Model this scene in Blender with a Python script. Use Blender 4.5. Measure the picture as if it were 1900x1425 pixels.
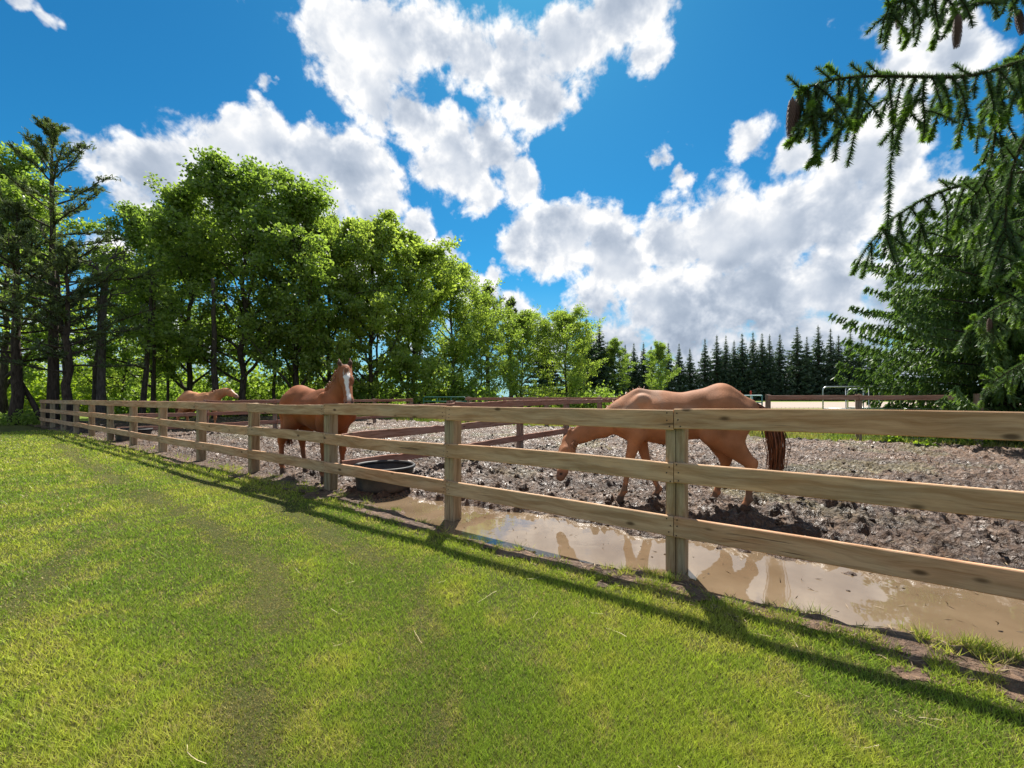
import bpy, math, random
import numpy as np
from mathutils import Vector, Matrix

S = bpy.context.scene
COL = S.collection
for o in list(bpy.data.objects):
    bpy.data.objects.remove(o)

# ------------------------------------------------------------------ camera
EYE = 1.38            # eye height in metres
F = 760.0             # focal length in photo pixels (photo is 1900 wide)
cam_d = bpy.data.cameras.new('camera')
cam = bpy.data.objects.new('camera', cam_d)
COL.objects.link(cam)
cam.location = (0, 0, EYE)
cam.rotation_euler = (math.radians(90), 0, 0)
cam_d.sensor_width = 36.0
cam_d.lens = 36.0 * F / 1900.0
cam_d.shift_y = 25.5 / 1900.0
cam_d.clip_start = 0.05
cam_d.clip_end = 3000
S.camera = cam

# ------------------------------------------------------------------ exposure
S.view_settings.view_transform = 'Standard'
S.view_settings.look = 'None'
S.view_settings.gamma = 1
S.view_settings.use_curve_mapping = False
S.view_settings.exposure = 1.08
S.cycles.max_bounces = 5
S.cycles.diffuse_bounces = 3
S.cycles.glossy_bounces = 2
S.cycles.transmission_bounces = 4
S.cycles.transparent_max_bounces = 6
S.cycles.use_denoising = True
S.cycles.caustics_reflective = False
S.cycles.caustics_refractive = False

# ------------------------------------------------------------------ sun
SUN_EL, SUN_AZ = math.radians(53), math.radians(3)   # azimuth: clockwise from +Y
SUN = Vector((math.sin(SUN_AZ) * math.cos(SUN_EL), math.cos(SUN_AZ) * math.cos(SUN_EL), math.sin(SUN_EL)))
sl = bpy.data.lights.new('sun', 'SUN')
sl.energy = 4.8
sl.angle = math.radians(0.55)
sl.color = (1.0, 0.955, 0.88)
so = bpy.data.objects.new('sun', sl)
COL.objects.link(so)
so.rotation_euler = SUN.to_track_quat('Z', 'Y').to_euler()
so.location = (0, 0, 40)


# ------------------------------------------------------------------ node helpers
class NT:
    def __init__(self, tree):
        self.t = tree
        self.n = tree.nodes
        self.l = tree.links

    def new(self, typ, ins=None, **props):
        nd = self.n.new(typ)
        for k, v in props.items():
            setattr(nd, k, v)
        for k, v in (ins or {}).items():
            self.put(nd.inputs[k], v)
        return nd

    def put(self, sock, v):
        if isinstance(v, bpy.types.NodeSocket):
            self.l.new(v, sock)
        elif isinstance(v, bpy.types.Node):
            self.l.new(v.outputs[0], sock)
        else:
            if sock.type == 'RGBA' and not hasattr(v, '__len__'):
                v = (v, v, v, 1)
            if sock.type == 'RGBA' and len(v) == 3:
                v = (*v, 1)
            sock.default_value = v

    def math(self, op, a, b=0.0, c=0.0, clamp=False):
        nd = self.n.new('ShaderNodeMath')
        nd.operation = op
        nd.use_clamp = clamp
        for i, v in enumerate((a, b, c)):
            self.put(nd.inputs[i], v)
        return nd.outputs[0]

    def vmath(self, op, a, b=(0, 0, 0), s=None):
        nd = self.n.new('ShaderNodeVectorMath')
        nd.operation = op
        self.put(nd.inputs[0], a)
        self.put(nd.inputs[1], b)
        if s is not None:
            self.put(nd.inputs['Scale'], s)
        return nd.outputs['Value'] if op in ('DISTANCE', 'LENGTH', 'DOT_PRODUCT') else nd.outputs[0]

    def mr(self, v, a, b, c=0.0, d=1.0, smooth=False):
        nd = self.n.new('ShaderNodeMapRange')
        nd.interpolation_type = 'SMOOTHSTEP' if smooth else 'LINEAR'
        for i, x in enumerate((v, a, b, c, d)):
            self.put(nd.inputs[i], x)
        return nd.outputs[0]

    def mix(self, f, a, b, blend='MIX'):
        nd = self.n.new('ShaderNodeMix')
        nd.data_type = 'RGBA'
        nd.blend_type = blend
        self.put(nd.inputs[0], f)
        self.put(nd.inputs[6], a)
        self.put(nd.inputs[7], b)
        return nd.outputs[2]

    def noise(self, vec, scale, detail=4.0, rough=0.55, dist=0.0, out=0):
        nd = self.n.new('ShaderNodeTexNoise')
        if vec is not None:
            self.put(nd.inputs['Vector'], vec)
        for k, v in (('Scale', scale), ('Detail', detail), ('Roughness', rough), ('Distortion', dist)):
            self.put(nd.inputs[k], v)
        return nd.outputs[out]

    def scale(self, vec, s):
        nd = self.n.new('ShaderNodeMapping')
        self.put(nd.inputs['Vector'], vec)
        nd.inputs['Scale'].default_value = s
        return nd.outputs[0]

    def ramp(self, f, stops):
        nd = self.n.new('ShaderNodeValToRGB')
        els = nd.color_ramp.elements
        while len(els) < len(stops):
            els.new(0.5)
        for e, (p, c) in zip(els, stops):
            e.position = p
            e.color = (*c, 1) if len(c) == 3 else c
        self.put(nd.inputs[0], f)
        return nd.outputs[0]


# ------------------------------------------------------------------ sky
W = bpy.data.worlds.new('World')
S.world = W
W.use_nodes = True
wt = NT(W.node_tree)
wt.n.clear()


def sky_dir(u, v):
    return Vector(((u - 950) / F, 1, (738 - v) / F)).normalized()


# cumulus masses: photo position, radius in photo pixels, strength
CLOUDS = [
    (610, 30, 95, .9), (700, 60, 120, 1), (640, 110, 80, .9), (690, 170, 80, .95), (760, 200, 70, .9), (810, 225, 55, .8),
    (800, 60, 90, .95), (880, 110, 75, .9), (960, 120, 80, .95), (1020, 170, 75, .95), (1050, 90, 90, .95), (1140, 50, 90, .95),
    (1200, 110, 55, .8), (1190, 15, 90, .9), (960, 195, 50, .75),
    (850, 310, 95, .95), (920, 270, 70, .9), (960, 335, 65, .9), (800, 320, 55, .85), (890, 360, 55, .85),
    (420, 215, 55, .85), (490, 260, 90, 1), (580, 290, 90, 1), (400, 290, 100, 1), (290, 310, 90, 1), (190, 290, 65, .95),
    (660, 320, 80, 1), (700, 380, 70, 1), (770, 420, 55, .95), (820, 470, 50, .9), (870, 530, 50, .85), (950, 570, 50, .8),
    (560, 380, 120, 1), (250, 370, 70, .9), (200, 470, 60, .7),
    (965, 440, 60, .8), (1040, 450, 85, .95), (1140, 480, 100, 1), (1250, 450, 80, .95), (1340, 450, 110, 1),
    (1450, 430, 120, 1), (1560, 390, 130, 1), (1620, 300, 110, .95), (1540, 510, 120, .9), (1400, 540, 120, .95), (1230, 560, 100, .9),
    (1100, 560, 90, .7), (1300, 620, 120, .75), (1500, 640, 130, .7), (1700, 560, 140, .8), (1740, 400, 140, .9), (1020, 640, 80, .6), (1150, 660, 110, .7), (1400, 690, 130, .7), (1620, 690, 130, .7), (1830, 640, 150, .7), (1860, 480, 130, .8), (760, 600, 70, .6), (640, 480, 90, .8), (440, 420, 100, .9), (100, 640, 160, .5), (350, 640, 160, .5),
    (1400, 250, 50, .7), (1460, 300, 60, .8),
    (1690, 90, 85, .95), (1780, 110, 90, .9), (1650, 140, 50, .8),
    (1225, 300, 34, .8), (1270, 335, 34, .8), (60, 10, 45, .8), (120, 45, 40, .75), (490, 142, 26, .7), (912, 490, 24, .7),
]
CLEAR = [(300, 80, 170), (60, 140, 120), (1130, 270, 120), (1390, 120, 150), (1060, 340, 80), (520, 140, 60), (1540, 160, 60), (1150, 370, 60),
         (900, 420, 45)]

tc = wt.new('ShaderNodeTexCoord')
D = tc.outputs['Generated']
warp = wt.noise(D, 5.5, 5, .6, out=1)
warp = wt.vmath('SUBTRACT', warp, (.5, .5, .5))
Dw = wt.vmath('ADD', D, wt.vmath('SCALE', warp, s=.13))
warp2 = wt.vmath('SUBTRACT', wt.noise(D, 24, 4, .6, out=1), (.5, .5, .5))
Dw = wt.vmath('ADD', Dw, wt.vmath('SCALE', warp2, s=.028))
field = None
for (u, v, r, a) in CLOUDS:
    d = sky_dir(u, v)
    cz = 1 / math.sqrt(1 + ((u - 950) / F) ** 2 + ((738 - v) / F) ** 2)
    R = r / F * cz * (1 + cz) / 2 * 1.55
    m = wt.mr(wt.vmath('DISTANCE', Dw, tuple(d)), 0.0, R, a, 0.0, True)
    field = m if field is None else wt.math('SMOOTH_MAX', field, m, .12)
clear = None
for (u, v, r) in CLEAR:
    d = sky_dir(u, v)
    cz = 1 / math.sqrt(1 + ((u - 950) / F) ** 2 + ((738 - v) / F) ** 2)
    R = r / F * cz * (1 + cz) / 2 * 1.3
    m = wt.mr(wt.vmath('DISTANCE', Dw, tuple(d)), 0.0, R, 1.0, 0.0, True)
    clear = m if clear is None else wt.math('MAXIMUM', clear, m)
# beyond the masses placed above, the same broken cumulus goes on in every direction
big = wt.noise(D, 3.1, 3, .5)
away = wt.mr(wt.vmath('DISTANCE', D, tuple(sky_dir(950, 380))), .85, 1.25, 0, 1, True)
field = wt.math('MAXIMUM', field, wt.math('MULTIPLY', wt.mr(big, .40, .62, 0, 1, True), away))
puff = wt.noise(D, 15, 7, .58, .15)
puff2 = wt.noise(wt.vmath('ADD', D, tuple(SUN * .012 + Vector((0, 0, .014)))), 15, 4, .55, .15)
dens = wt.math('ADD', field, wt.math('MULTIPLY', wt.math('SUBTRACT', puff, .5), 1.5))
dens = wt.math('SUBTRACT', dens, wt.math('MULTIPLY', clear, .25))
alpha = wt.mr(dens, .26, .60, 0, 1, True)
soft = wt.math('ADD', field, wt.math('MULTIPLY', wt.math('SUBTRACT', puff2, .5), .8))
thick = wt.mr(soft, .42, .98, 0, 1, True)
relief = wt.math('MULTIPLY', wt.math('SUBTRACT', puff, puff2), wt.mr(thick, 0, 1, 1.3, .32))
low = wt.new('ShaderNodeSeparateXYZ', {0: D}).outputs[2]
body = wt.noise(D, 5.5, 3, .5)
thick = wt.math('MULTIPLY', thick, wt.mr(body, .34, .56, .35, 1, True))
bright = wt.math('ADD', wt.mr(thick, 0, 1, 1.0, .60), relief)
bright = wt.math('MULTIPLY', bright, wt.mr(low, .02, .34, .66, 1.0, True))
bright = wt.math('MINIMUM', wt.math('MAXIMUM', bright, .48), 1.06)
CLOUD = 4.25
ccol = wt.mix(wt.mr(bright, .5, 1.0), (.74, .88, 1.10, 1), (1.0, 1.0, 1.0, 1))
ccol = wt.vmath('SCALE', ccol, s=wt.math('MULTIPLY', bright, CLOUD))
sky = wt.new('ShaderNodeTexSky')
sky.sky_type = 'NISHITA'
sky.sun_disc = False
sky.sun_elevation = SUN_EL
sky.sun_rotation = SUN_AZ
sky.altitude = 300
sky.air_density = 1.0
sky.dust_density = 0.3
sky.ozone_density = 2.0
skyc = wt.new('ShaderNodeHueSaturation', {'Saturation': 1.2, 'Value': .42, 'Color': sky.outputs[0]})
skyc = wt.mix(1.0, skyc.outputs[0], (.24, .98, 1.12, 1), 'MULTIPLY')
skyc = wt.mix(wt.mr(low, -.05, .30, .75, 0, True), skyc, (2.1, 2.75, 3.3, 1))
allc = wt.mix(alpha, skyc, ccol)
bg = wt.new('ShaderNodeBackground', {'Color': allc, 'Strength': 0.115})
wo = wt.new('ShaderNodeOutputWorld', {'Surface': bg.outputs[0]})
W.cycles.sampling_method = 'MANUAL'
W.cycles.sample_map_resolution = 512

# ================================================================== mesh helpers
def mesh_np(name, V, Fc, mat=None, smooth=False, col=None, attr=None):
    """V (n,3); Fc (m,3) or (m,4) or list of both."""
    me = bpy.data.meshes.new(name)
    V = np.asarray(V, dtype=np.float32)
    lists = Fc if isinstance(Fc, list) else [Fc]
    lists = [np.asarray(a, dtype=np.int32) for a in lists if len(a)]
    me.vertices.add(len(V))
    me.vertices.foreach_set('co', V.ravel())
    nl = sum(a.size for a in lists)
    npoly = sum(len(a) for a in lists)
    me.loops.add(nl)
    me.polygons.add(npoly)
    me.loops.foreach_set('vertex_index', np.concatenate([a.ravel() for a in lists]))
    tot = np.concatenate([np.full(len(a), a.shape[1], dtype=np.int32) for a in lists])
    start = np.concatenate([[0], np.cumsum(tot)[:-1]]).astype(np.int32)
    me.polygons.foreach_set('loop_start', start)
    me.polygons.foreach_set('loop_total', tot)
    me.polygons.foreach_set('use_smooth', np.full(npoly, bool(smooth)))
    if col is not None:
        c = np.ones((len(V), 4), dtype=np.float32)
        c[:, :3] = col
        a = me.attributes.new('tint', 'FLOAT_COLOR', 'POINT')
        a.data.foreach_set('color', c.ravel())
    me.update(calc_edges=True)
    if mat:
        me.materials.append(mat)
    return me


class MB:
    """collects polygons of one mesh"""
    def __init__(self):
        self.v, self.f = [], []

    def add(self, vs, fs):
        o = len(self.v)
        self.v += [tuple(x) for x in vs]
        self.f += [tuple(i + o for i in f) for f in fs]

    def box(self, c, s):
        x, y, z = (a / 2 for a in s)
        vs = [(c[0] + i * x, c[1] + j * y, c[2] + k * z) for k in (-1, 1) for j in (-1, 1) for i in (-1, 1)]
        self.add(vs, [(0, 2, 3, 1), (4, 5, 7, 6), (0, 1, 5, 4), (2, 6, 7, 3), (0, 4, 6, 2), (1, 3, 7, 5)])

    def tube(self, pts, radii, n=8, caps=True):
        pts = [Vector(p) for p in pts]
        rings = []
        prev = None
        for i, p in enumerate(pts):
            d = (pts[min(i + 1, len(pts) - 1)] - pts[max(i - 1, 0)])
            d = d.normalized() if d.length > 1e-9 else Vector((0, 0, 1))
            if prev is None:
                a = d.orthogonal().normalized()
            else:
                a = prev - d * prev.dot(d)
                a = a.normalized() if a.length > 1e-6 else d.orthogonal().normalized()
            prev = a
            b = d.cross(a)
            r = radii[i] if hasattr(radii, '__len__') else radii
            rings.append([p + (a * math.cos(2 * math.pi * k / n) + b * math.sin(2 * math.pi * k / n)) * r for k in range(n)])
        vs = [q for r in rings for q in r]
        fs = [(i * n + k, i * n + (k + 1) % n, (i + 1) * n + (k + 1) % n, (i + 1) * n + k) for i in range(len(pts) - 1) for k in range(n)]
        if caps:
            fs += [tuple(range(n - 1, -1, -1)), tuple((len(pts) - 1) * n + k for k in range(n))]
        self.add(vs, fs)

    def lathe(self, prof, n=32, c=(0, 0, 0), sx=1, sy=1):
        vs = [(c[0] + r * sx * math.cos(2 * math.pi * k / n), c[1] + r * sy * math.sin(2 * math.pi * k / n), c[2] + z) for r, z in prof for k in range(n)]
        fs = [(i * n + k, i * n + (k + 1) % n, (i + 1) * n + (k + 1) % n, (i + 1) * n + k) for i in range(len(prof) - 1) for k in range(n)]
        self.add(vs, fs)

    def mesh(self, name, mat, smooth=False):
        me = bpy.data.meshes.new(name)
        me.from_pydata(self.v, [], self.f)
        if mat:
            me.materials.append(mat)
        if smooth:
            me.polygons.foreach_set('use_smooth', [True] * len(me.polygons))
        me.update()
        return me


def link(name, me, parent=None, loc=(0, 0, 0), rot=(0, 0, 0), scale=(1, 1, 1)):
    o = bpy.data.objects.new(name, me)
    COL.objects.link(o)
    o.location = loc
    o.rotation_euler = rot
    o.scale = scale
    if parent:
        o.parent = parent
    return o


def tag(o, label=None, cat=None, group=None, kind=None):
    for k, v in (('label', label), ('category', cat), ('group', group), ('kind', kind)):
        if v:
            o[k] = v
    return o


def copy_tree(o, parent=None):
    c = o.copy()
    COL.objects.link(c)
    c.parent = parent
    for ch in list(o.children):
        copy_tree(ch, c)
    return c


# ------------------------------------------------------------------ numpy noise
def _hash(ix, iy, iz, seed):
    h = (ix.astype(np.int64) * 374761393 + iy.astype(np.int64) * 668265263 + iz.astype(np.int64) * 2147483647 + seed * 974634777) & 0xffffffff
    h = ((h ^ (h >> 13)) * 1274126177) & 0xffffffff
    h = (h ^ (h >> 16)) & 0xffffffff
    return h.astype(np.float64) / 4294967295.0


def vnoise(x, y, seed=0):
    ix, iy = np.floor(x), np.floor(y)
    fx, fy = x - ix, y - iy
    fx = fx * fx * fx * (fx * (fx * 6 - 15) + 10)
    fy = fy * fy * fy * (fy * (fy * 6 - 15) + 10)
    z = np.zeros_like(ix)
    a, b = _hash(ix, iy, z, seed), _hash(ix + 1, iy, z, seed)
    c, d = _hash(ix, iy + 1, z, seed), _hash(ix + 1, iy + 1, z, seed)
    return (a * (1 - fx) + b * fx) * (1 - fy) + (c * (1 - fx) + d * fx) * fy


def fbm(x, y, octv=4, seed=0, gain=.5):
    t, amp, s = 0, 1.0, 0
    for i in range(octv):
        t = t + amp * vnoise(x * 2 ** i + i * 17.3, y * 2 ** i - i * 9.1, seed + i)
        s += amp
        amp *= gain
    return t / s


def sstep(a, b, x):
    t = np.clip((x - a) / (b - a), 0, 1)
    return t * t * (3 - 2 * t)


# ------------------------------------------------------------------ fence frame
DA = np.array((-.824, .567))          # along the front fence, away to the left
NA = np.array((.567, .824))           # across it, into the paddock
P0 = np.array((1.349, 3.36))          # the near post
SPAN = 2.489
S0 = float(P0 @ NA)                   # 3.53
DB = np.array((.579, .815))           # direction of the cross fences
S_BACK = 16.95                        # back fence line


def st(x, y):
    return x * NA[0] + y * NA[1], x * DA[0] + y * DA[1]


def xy(s, t):
    return np.array((s * NA[0] + t * DA[0], s * NA[1] + t * DA[1]))


# ------------------------------------------------------------------ materials
def new_mat(name):
    m = bpy.data.materials.new(name)
    m.use_nodes = True
    nt = NT(m.node_tree)
    nt.n.clear()
    nt.out = nt.new('ShaderNodeOutputMaterial')
    return m, nt


def principled(nt, color, rough=.7, spec=.3, normal=None, metal=0.0, **kw):
    ins = {'Base Color': color, 'Roughness': rough, 'Specular IOR Level': spec, 'Metallic': metal}
    if normal is not None:
        ins['Normal'] = normal
    ins.update(kw)
    p = nt.new('ShaderNodeBsdfPrincipled', ins)
    nt.l.new(p.outputs[0], nt.out.inputs['Surface'])
    return p


def bump(nt, h, strength=.5, dist=.01):
    return nt.new('ShaderNodeBump', {'Height': h, 'Strength': strength, 'Distance': dist}).outputs[0]


def leaf_mat(name, c_dark, c_light, trans=.5, tcol=None, rough=.6, patch=.35, gloss=.03):
    """thin leaf: diffuse on the lit side, translucent from behind, each leaf its own shade"""
    m, nt = new_mat(name)
    geo = nt.new('ShaderNodeNewGeometry')
    oi = nt.new('ShaderNodeObjectInfo')
    pos = nt.vmath('ADD', geo.outputs['Position'], (3.1, 7.7, 1.3))
    n = nt.noise(pos, patch, 2, .5)
    f = nt.math('ADD', nt.math('MULTIPLY', geo.outputs['Random Per Island'], .55), nt.math('MULTIPLY', n, .45))
    f = nt.math('ADD', f, nt.math('MULTIPLY', nt.math('SUBTRACT', oi.outputs['Random'], .5), .25), clamp=True)
    c = nt.mix(f, c_dark, c_light)
    d = nt.new('ShaderNodeBsdfDiffuse', {'Color': c})
    tc_ = nt.mix(1.0, c, tcol or (1.18, 1.25, .68, 1), 'MULTIPLY')
    t = nt.new('ShaderNodeBsdfTranslucent', {'Color': tc_})
    mx = nt.new('ShaderNodeMixShader', {0: trans, 1: d.outputs[0], 2: t.outputs[0]})
    g = nt.new('ShaderNodeBsdfGlossy', {'Color': (1, 1, 1, 1), 'Roughness': .45})
    mx2 = nt.new('ShaderNodeMixShader', {0: gloss, 1: mx.outputs[0], 2: g.outputs[0]})
    nt.l.new(mx2.outputs[0], nt.out.inputs['Surface'])
    return m


def bark_mat(name, c1, c2, sc=6):
    m, nt = new_mat(name)
    tcn = nt.new('ShaderNodeTexCoord').outputs['Object']
    v = nt.scale(tcn, (sc, sc, sc * .22))
    n = nt.noise(v, 2.2, 5, .65, .4)
    c = nt.mix(nt.mr(n, .35, .68), c1, c2)
    principled(nt, c, .9, .1, bump(nt, n, .8, .03))
    return m


# lawn soil between and beyond the blades, darkened so the gaps read as shadow
M_GROUND, nt = new_mat('turf_ground')
pos = nt.new('ShaderNodeNewGeometry').outputs['Position']
n1 = nt.noise(pos, .35, 4, .6)
n2 = nt.noise(pos, 30, 6, .75)
c = nt.mix(nt.mr(n1, .38, .64), (.085, .105, .030), (.13, .14, .042))
c = nt.mix(nt.mr(n2, .45, .75), c, (.10, .080, .040))
principled(nt, c, .95, .05, bump(nt, n2, 1.0, .05))

M_FIELD, nt = new_mat('meadow_ground')
pos = nt.new('ShaderNodeNewGeometry').outputs['Position']
n1 = nt.noise(pos, .12, 4, .6)
n2 = nt.noise(pos, 2.5, 5, .7)
c = nt.mix(nt.mr(n1, .38, .64), (.09, .15, .025), (.17, .21, .04))
c = nt.mix(nt.mr(n2, .5, .8), c, (.27, .24, .09))
principled(nt, c, .95, .05, bump(nt, n2, .6, .06))

# churned wet earth
M_MUD, nt = new_mat('churned_mud')
pos = nt.new('ShaderNodeNewGeometry').outputs['Position']
at = nt.new('ShaderNodeAttribute', attribute_name='tint').outputs['Color']
n1 = nt.noise(pos, 2.2, 5, .65)
n2 = nt.noise(pos, 15, 6, .68)
n3 = nt.noise(pos, 55, 3, .65)
vor = nt.new('ShaderNodeTexVoronoi', {'Vector': pos, 'Scale': 16.0}).outputs['Distance']
c = nt.mix(nt.mr(n1, .35, .65), (.092, .050, .029, 1), (.210, .128, .078, 1))
c = nt.mix(nt.mr(n2, .36, .66), c, (.045, .027, .018, 1))
c = nt.mix(nt.mr(n3, .60, .76, 0, .7), c, (.29, .195, .12, 1))
c = nt.mix(1.0, c, at, 'MULTIPLY')
h = nt.math('ADD', n2, nt.math('MULTIPLY', n3, .45))
h = nt.math('ADD', h, nt.math('MULTIPLY', vor, .8))
rough = nt.mr(nt.noise(pos, 4, 4, .7), .40, .62, .34, .80)
principled(nt, c, rough, .36, bump(nt, h, 1.0, .06))

# silty water: opaque tan silt under a mirror-smooth film
M_WATER, nt = new_mat('puddle_water')
pos = nt.new('ShaderNodeNewGeometry').outputs['Position']
n1 = nt.noise(pos, 1.6, 4, .6)
c = nt.mix(nt.mr(n1, .35, .65), (.135, .092, .054, 1), (.19, .135, .082, 1))
rip = nt.noise(pos, 5, 2, .5)
principled(nt, c, .02, .5, bump(nt, rip, .05, .02), IOR=1.9)

M_SAND, nt = new_mat('arena_sand')
pos = nt.new('ShaderNodeNewGeometry').outputs['Position']
c = nt.mix(nt.noise(pos, 3, 5, .7), (.30, .235, .19, 1), (.42, .34, .28, 1))
principled(nt, c, .95, .1)

# ================================================================== ground sheets
def sheet(name, pts, z, mat, kind='structure'):
    mb = MB()
    mb.add([(p[0], p[1], z) for p in pts], [tuple(range(len(pts)))])
    o = link(name, mb.mesh(name, mat))
    return tag(o, kind=kind)


sheet('ground', [(-900, -300), (900, -300), (900, 1500), (-900, 1500)], -.10, M_FIELD)

# puddle along the inside of the front fence, as seen in fence coordinates: (t, s_near, s_far)
PUD = [(4.0, 3.85, 3.9), (3.6, 3.66, 3.92), (3.2, 3.56, 3.96), (2.5, 3.40, 4.02), (2.0, 3.28, 4.10), (1.5, 3.36, 4.14), (.95, 3.42, 4.18), (.4, 3.52, 4.20), (0.05, 3.56, 4.22), (-.35, 3.50, 4.22),
       (-.8, 3.50, 4.26), (-1.4, 3.60, 4.28), (-2.0, 3.58, 4.32), (-3.0, 3.58, 4.4), (-4.0, 3.6, 4.4), (-5.0, 3.8, 4.3), (-5.6, 4.1, 4.15)]
T00 = float(P0 @ DA)                     # t of the near post
pt = np.array([p[0] for p in PUD])[::-1] + T00
pn = np.array([p[1] for p in PUD])[::-1]
pf = np.array([p[2] for p in PUD])[::-1]


def puddle_depth(s, t):
    """>0 inside the puddle, metres from its bank"""
    a = np.interp(t, pt, pn, left=9, right=9)
    b = np.interp(t, pt, pf, left=-9, right=-9)
    wob = (fbm(s * 3 + t, t * 3, 4, 11) - .5) * .34
    return np.minimum(s - a, b - s) + wob


WATER_Z = -.035

# lawn: gently uneven, up to just past the front fence
rng = np.random.default_rng(7)
ss = np.concatenate([np.linspace(-60, -6, 28), np.linspace(-5.5, S0 - 1, 40), np.linspace(S0 - .95, S0 + .35, 40)])
tt = np.concatenate([np.linspace(-40, -8, 20), np.linspace(-7.6, 34, 420), np.linspace(36, 140, 20)])
SS, TT = np.meshgrid(ss, tt, indexing='ij')


def lawn_h(s, t):
    x, y = s * NA[0] + t * DA[0], s * NA[1] + t * DA[1]
    h = (fbm(x * .7, y * .7, 3, 3) - .5) * .05
    h = h * sstep(S0 + .3, S0 - .6, s) - .012 * sstep(S0 - .45, S0 + .25, s) - .12 * sstep(-.34, .02, puddle_depth(s, t))
    return h - .10 * sstep(30, 60, np.abs(t))


def grid_faces(n, m, mask=None):
    i = np.arange(n - 1)[:, None] * m + np.arange(m - 1)[None, :]
    q = np.stack([i, i + m, i + m + 1, i + 1], -1).reshape(-1, 4)
    if mask is not None:
        q = q[mask.reshape(-1)]
    return q


XX, YY = SS * NA[0] + TT * DA[0], SS * NA[1] + TT * DA[1]
V = np.stack([XX, YY, lawn_h(SS, TT) - .03 * sstep(S0 - .62, S0 - .30, SS)], -1).reshape(-1, 3)
tag(link('lawn', mesh_np('lawn', V, grid_faces(len(ss), len(tt)), M_GROUND, True)), kind='structure')

# mud: a fan of quads finer towards the lawn so that every clod has several faces
ang = np.radians(np.arange(-63, 63.01, .20))
rr = np.exp(np.arange(math.log(2.55), math.log(34), .0052))
AN, RR = np.meshgrid(ang, rr, indexing='ij')
MX, MY = np.sin(AN) * RR, np.cos(AN) * RR
MS, MT = st(MX, MY)


def hoof_prints(x, y, cell=.27, seed=17):
    """trodden pits with raised rims, one per jittered cell"""
    out = np.zeros_like(x)
    ix, iy = np.floor(x / cell), np.floor(y / cell)
    zero = np.zeros_like(ix)
    for di in (-1, 0, 1):
        for dj in (-1, 0, 1):
            a_, b_ = ix + di, iy + dj
            cx_ = (a_ + .15 + .7 * _hash(a_, b_, zero, seed)) * cell
            cy_ = (b_ + .15 + .7 * _hash(a_, b_, zero, seed + 1)) * cell
            rad_ = .055 + .045 * _hash(a_, b_, zero, seed + 2)
            amp_ = (_hash(a_, b_, zero, seed + 3) > .35) * (.03 + .05 * _hash(a_, b_, zero, seed + 4))
            d_ = np.hypot(x - cx_, (y - cy_) * 1.15) / rad_
            out = out + amp_ * (-np.exp(-d_ ** 4) + .45 * np.exp(-((d_ - 1.45) / .38) ** 2))
    return out


def mud_height(x, y, s, t, fine=True):
    n = lambda f, o, sd, g=.5: fbm(x * f, y * f, o, sd, g)
    h = (n(.8, 3, 21) - .5) * .07
    rid = 1 - np.abs(2 * n(2.4, 3, 31) - 1)
    h = h + (rid ** 2 - .5) * .11
    lump = 1 - np.abs(2 * n(6.0, 3, 41, .6) - 1)
    h = h + (lump ** 2 - .45) * .095
    if fine:
        h = h + (np.abs(2 * n(18.0, 2, 51, .6) - 1) - .4) * .024
    h = h + hoof_prints(x, y)
    pd = puddle_depth(s, t)
    calm = sstep(-.30, .05, pd)
    h = h * (1 - calm) + (WATER_Z - .05) * calm + .02 * (1 - calm)
    edge = sstep(S0 - .12, S0 + .40, s)
    dry = 1 - calm
    lip = lawn_h(s, t) + .004 + (n(7, 3, 33) - .5) * .03 * dry * sstep(S0 - .75, S0 - .25, s)
    h = h * edge + lip * (1 - edge)
    return h


MZ = mud_height(MX, MY, MS, MT)
bank = S0 - .62 + .30 * sstep(1, 6, MT - T00) + (fbm(MX * 2.1, MY * 2.1, 4, 81) - .5) * .62
inside = ((MS > bank) | (puddle_depth(MS, MT) > -.30)) & (MS < S_BACK - .75 + (fbm(MX * .8, MY * .8, 3, 91) - .5) * 1.4) & (MT < T00 + 12 * SPAN + 4)
cell = inside[:-1, :-1] & inside[1:, :-1] & inside[:-1, 1:] & inside[1:, 1:]
q = grid_faces(len(ang), len(rr), cell)
used = np.unique(q)
remap = np.full(MX.size, -1, dtype=np.int64)
remap[used] = np.arange(len(used))
V = np.stack([MX, MY, MZ], -1).reshape(-1, 3)[used]
# dry crust towards the back of the paddock and dung-dark clods
tone = .45 + 1.0 * fbm(MX * 1.3, MY * 1.3, 4, 61)
tone = tone * (1 + .25 * sstep(6, 14, MS)) * (1 + .55 * sstep(S0 + .15, S0 - .25, MS))
greenish = sstep(.52, .66, fbm(MX * .9 + 5, MY * .9, 4, 71)) * sstep(S0 + 1.6, S0 + 3.0, MS)
tcol = np.stack([tone * (1 - .1 * greenish), tone * (1 + .12 * greenish), tone * (1 - .25 * greenish)], -1).reshape(-1, 3)[used]
tag(link('mud', mesh_np('mud', V, remap[q][:, ::-1], M_MUD, True, col=tcol)), kind='structure')

# water surface (one level sheet cut to the bank)
ws = np.linspace(S0 - .5, S0 + 1.6, 80)
wtt = np.linspace(pt[0] - .2, pt[-1] + .2, 320)
A, B = np.meshgrid(ws, wtt, indexing='ij')
pdm = puddle_depth(A, B) > -.30
cell = pdm[:-1, :-1] & pdm[1:, :-1] & pdm[:-1, 1:] & pdm[1:, 1:]
V = np.stack([A * NA[0] + B * DA[0], A * NA[1] + B * DA[1], np.full(A.shape, WATER_Z)], -1).reshape(-1, 3)
tag(link('puddle', mesh_np('puddle', V, grid_faces(len(ws), len(wtt), cell), M_WATER, True)), kind='structure')


# sand arena and the mown strip beyond it
def quad_st(name, pts, z, mat):
    return sheet(name, pts, z, mat)


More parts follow.
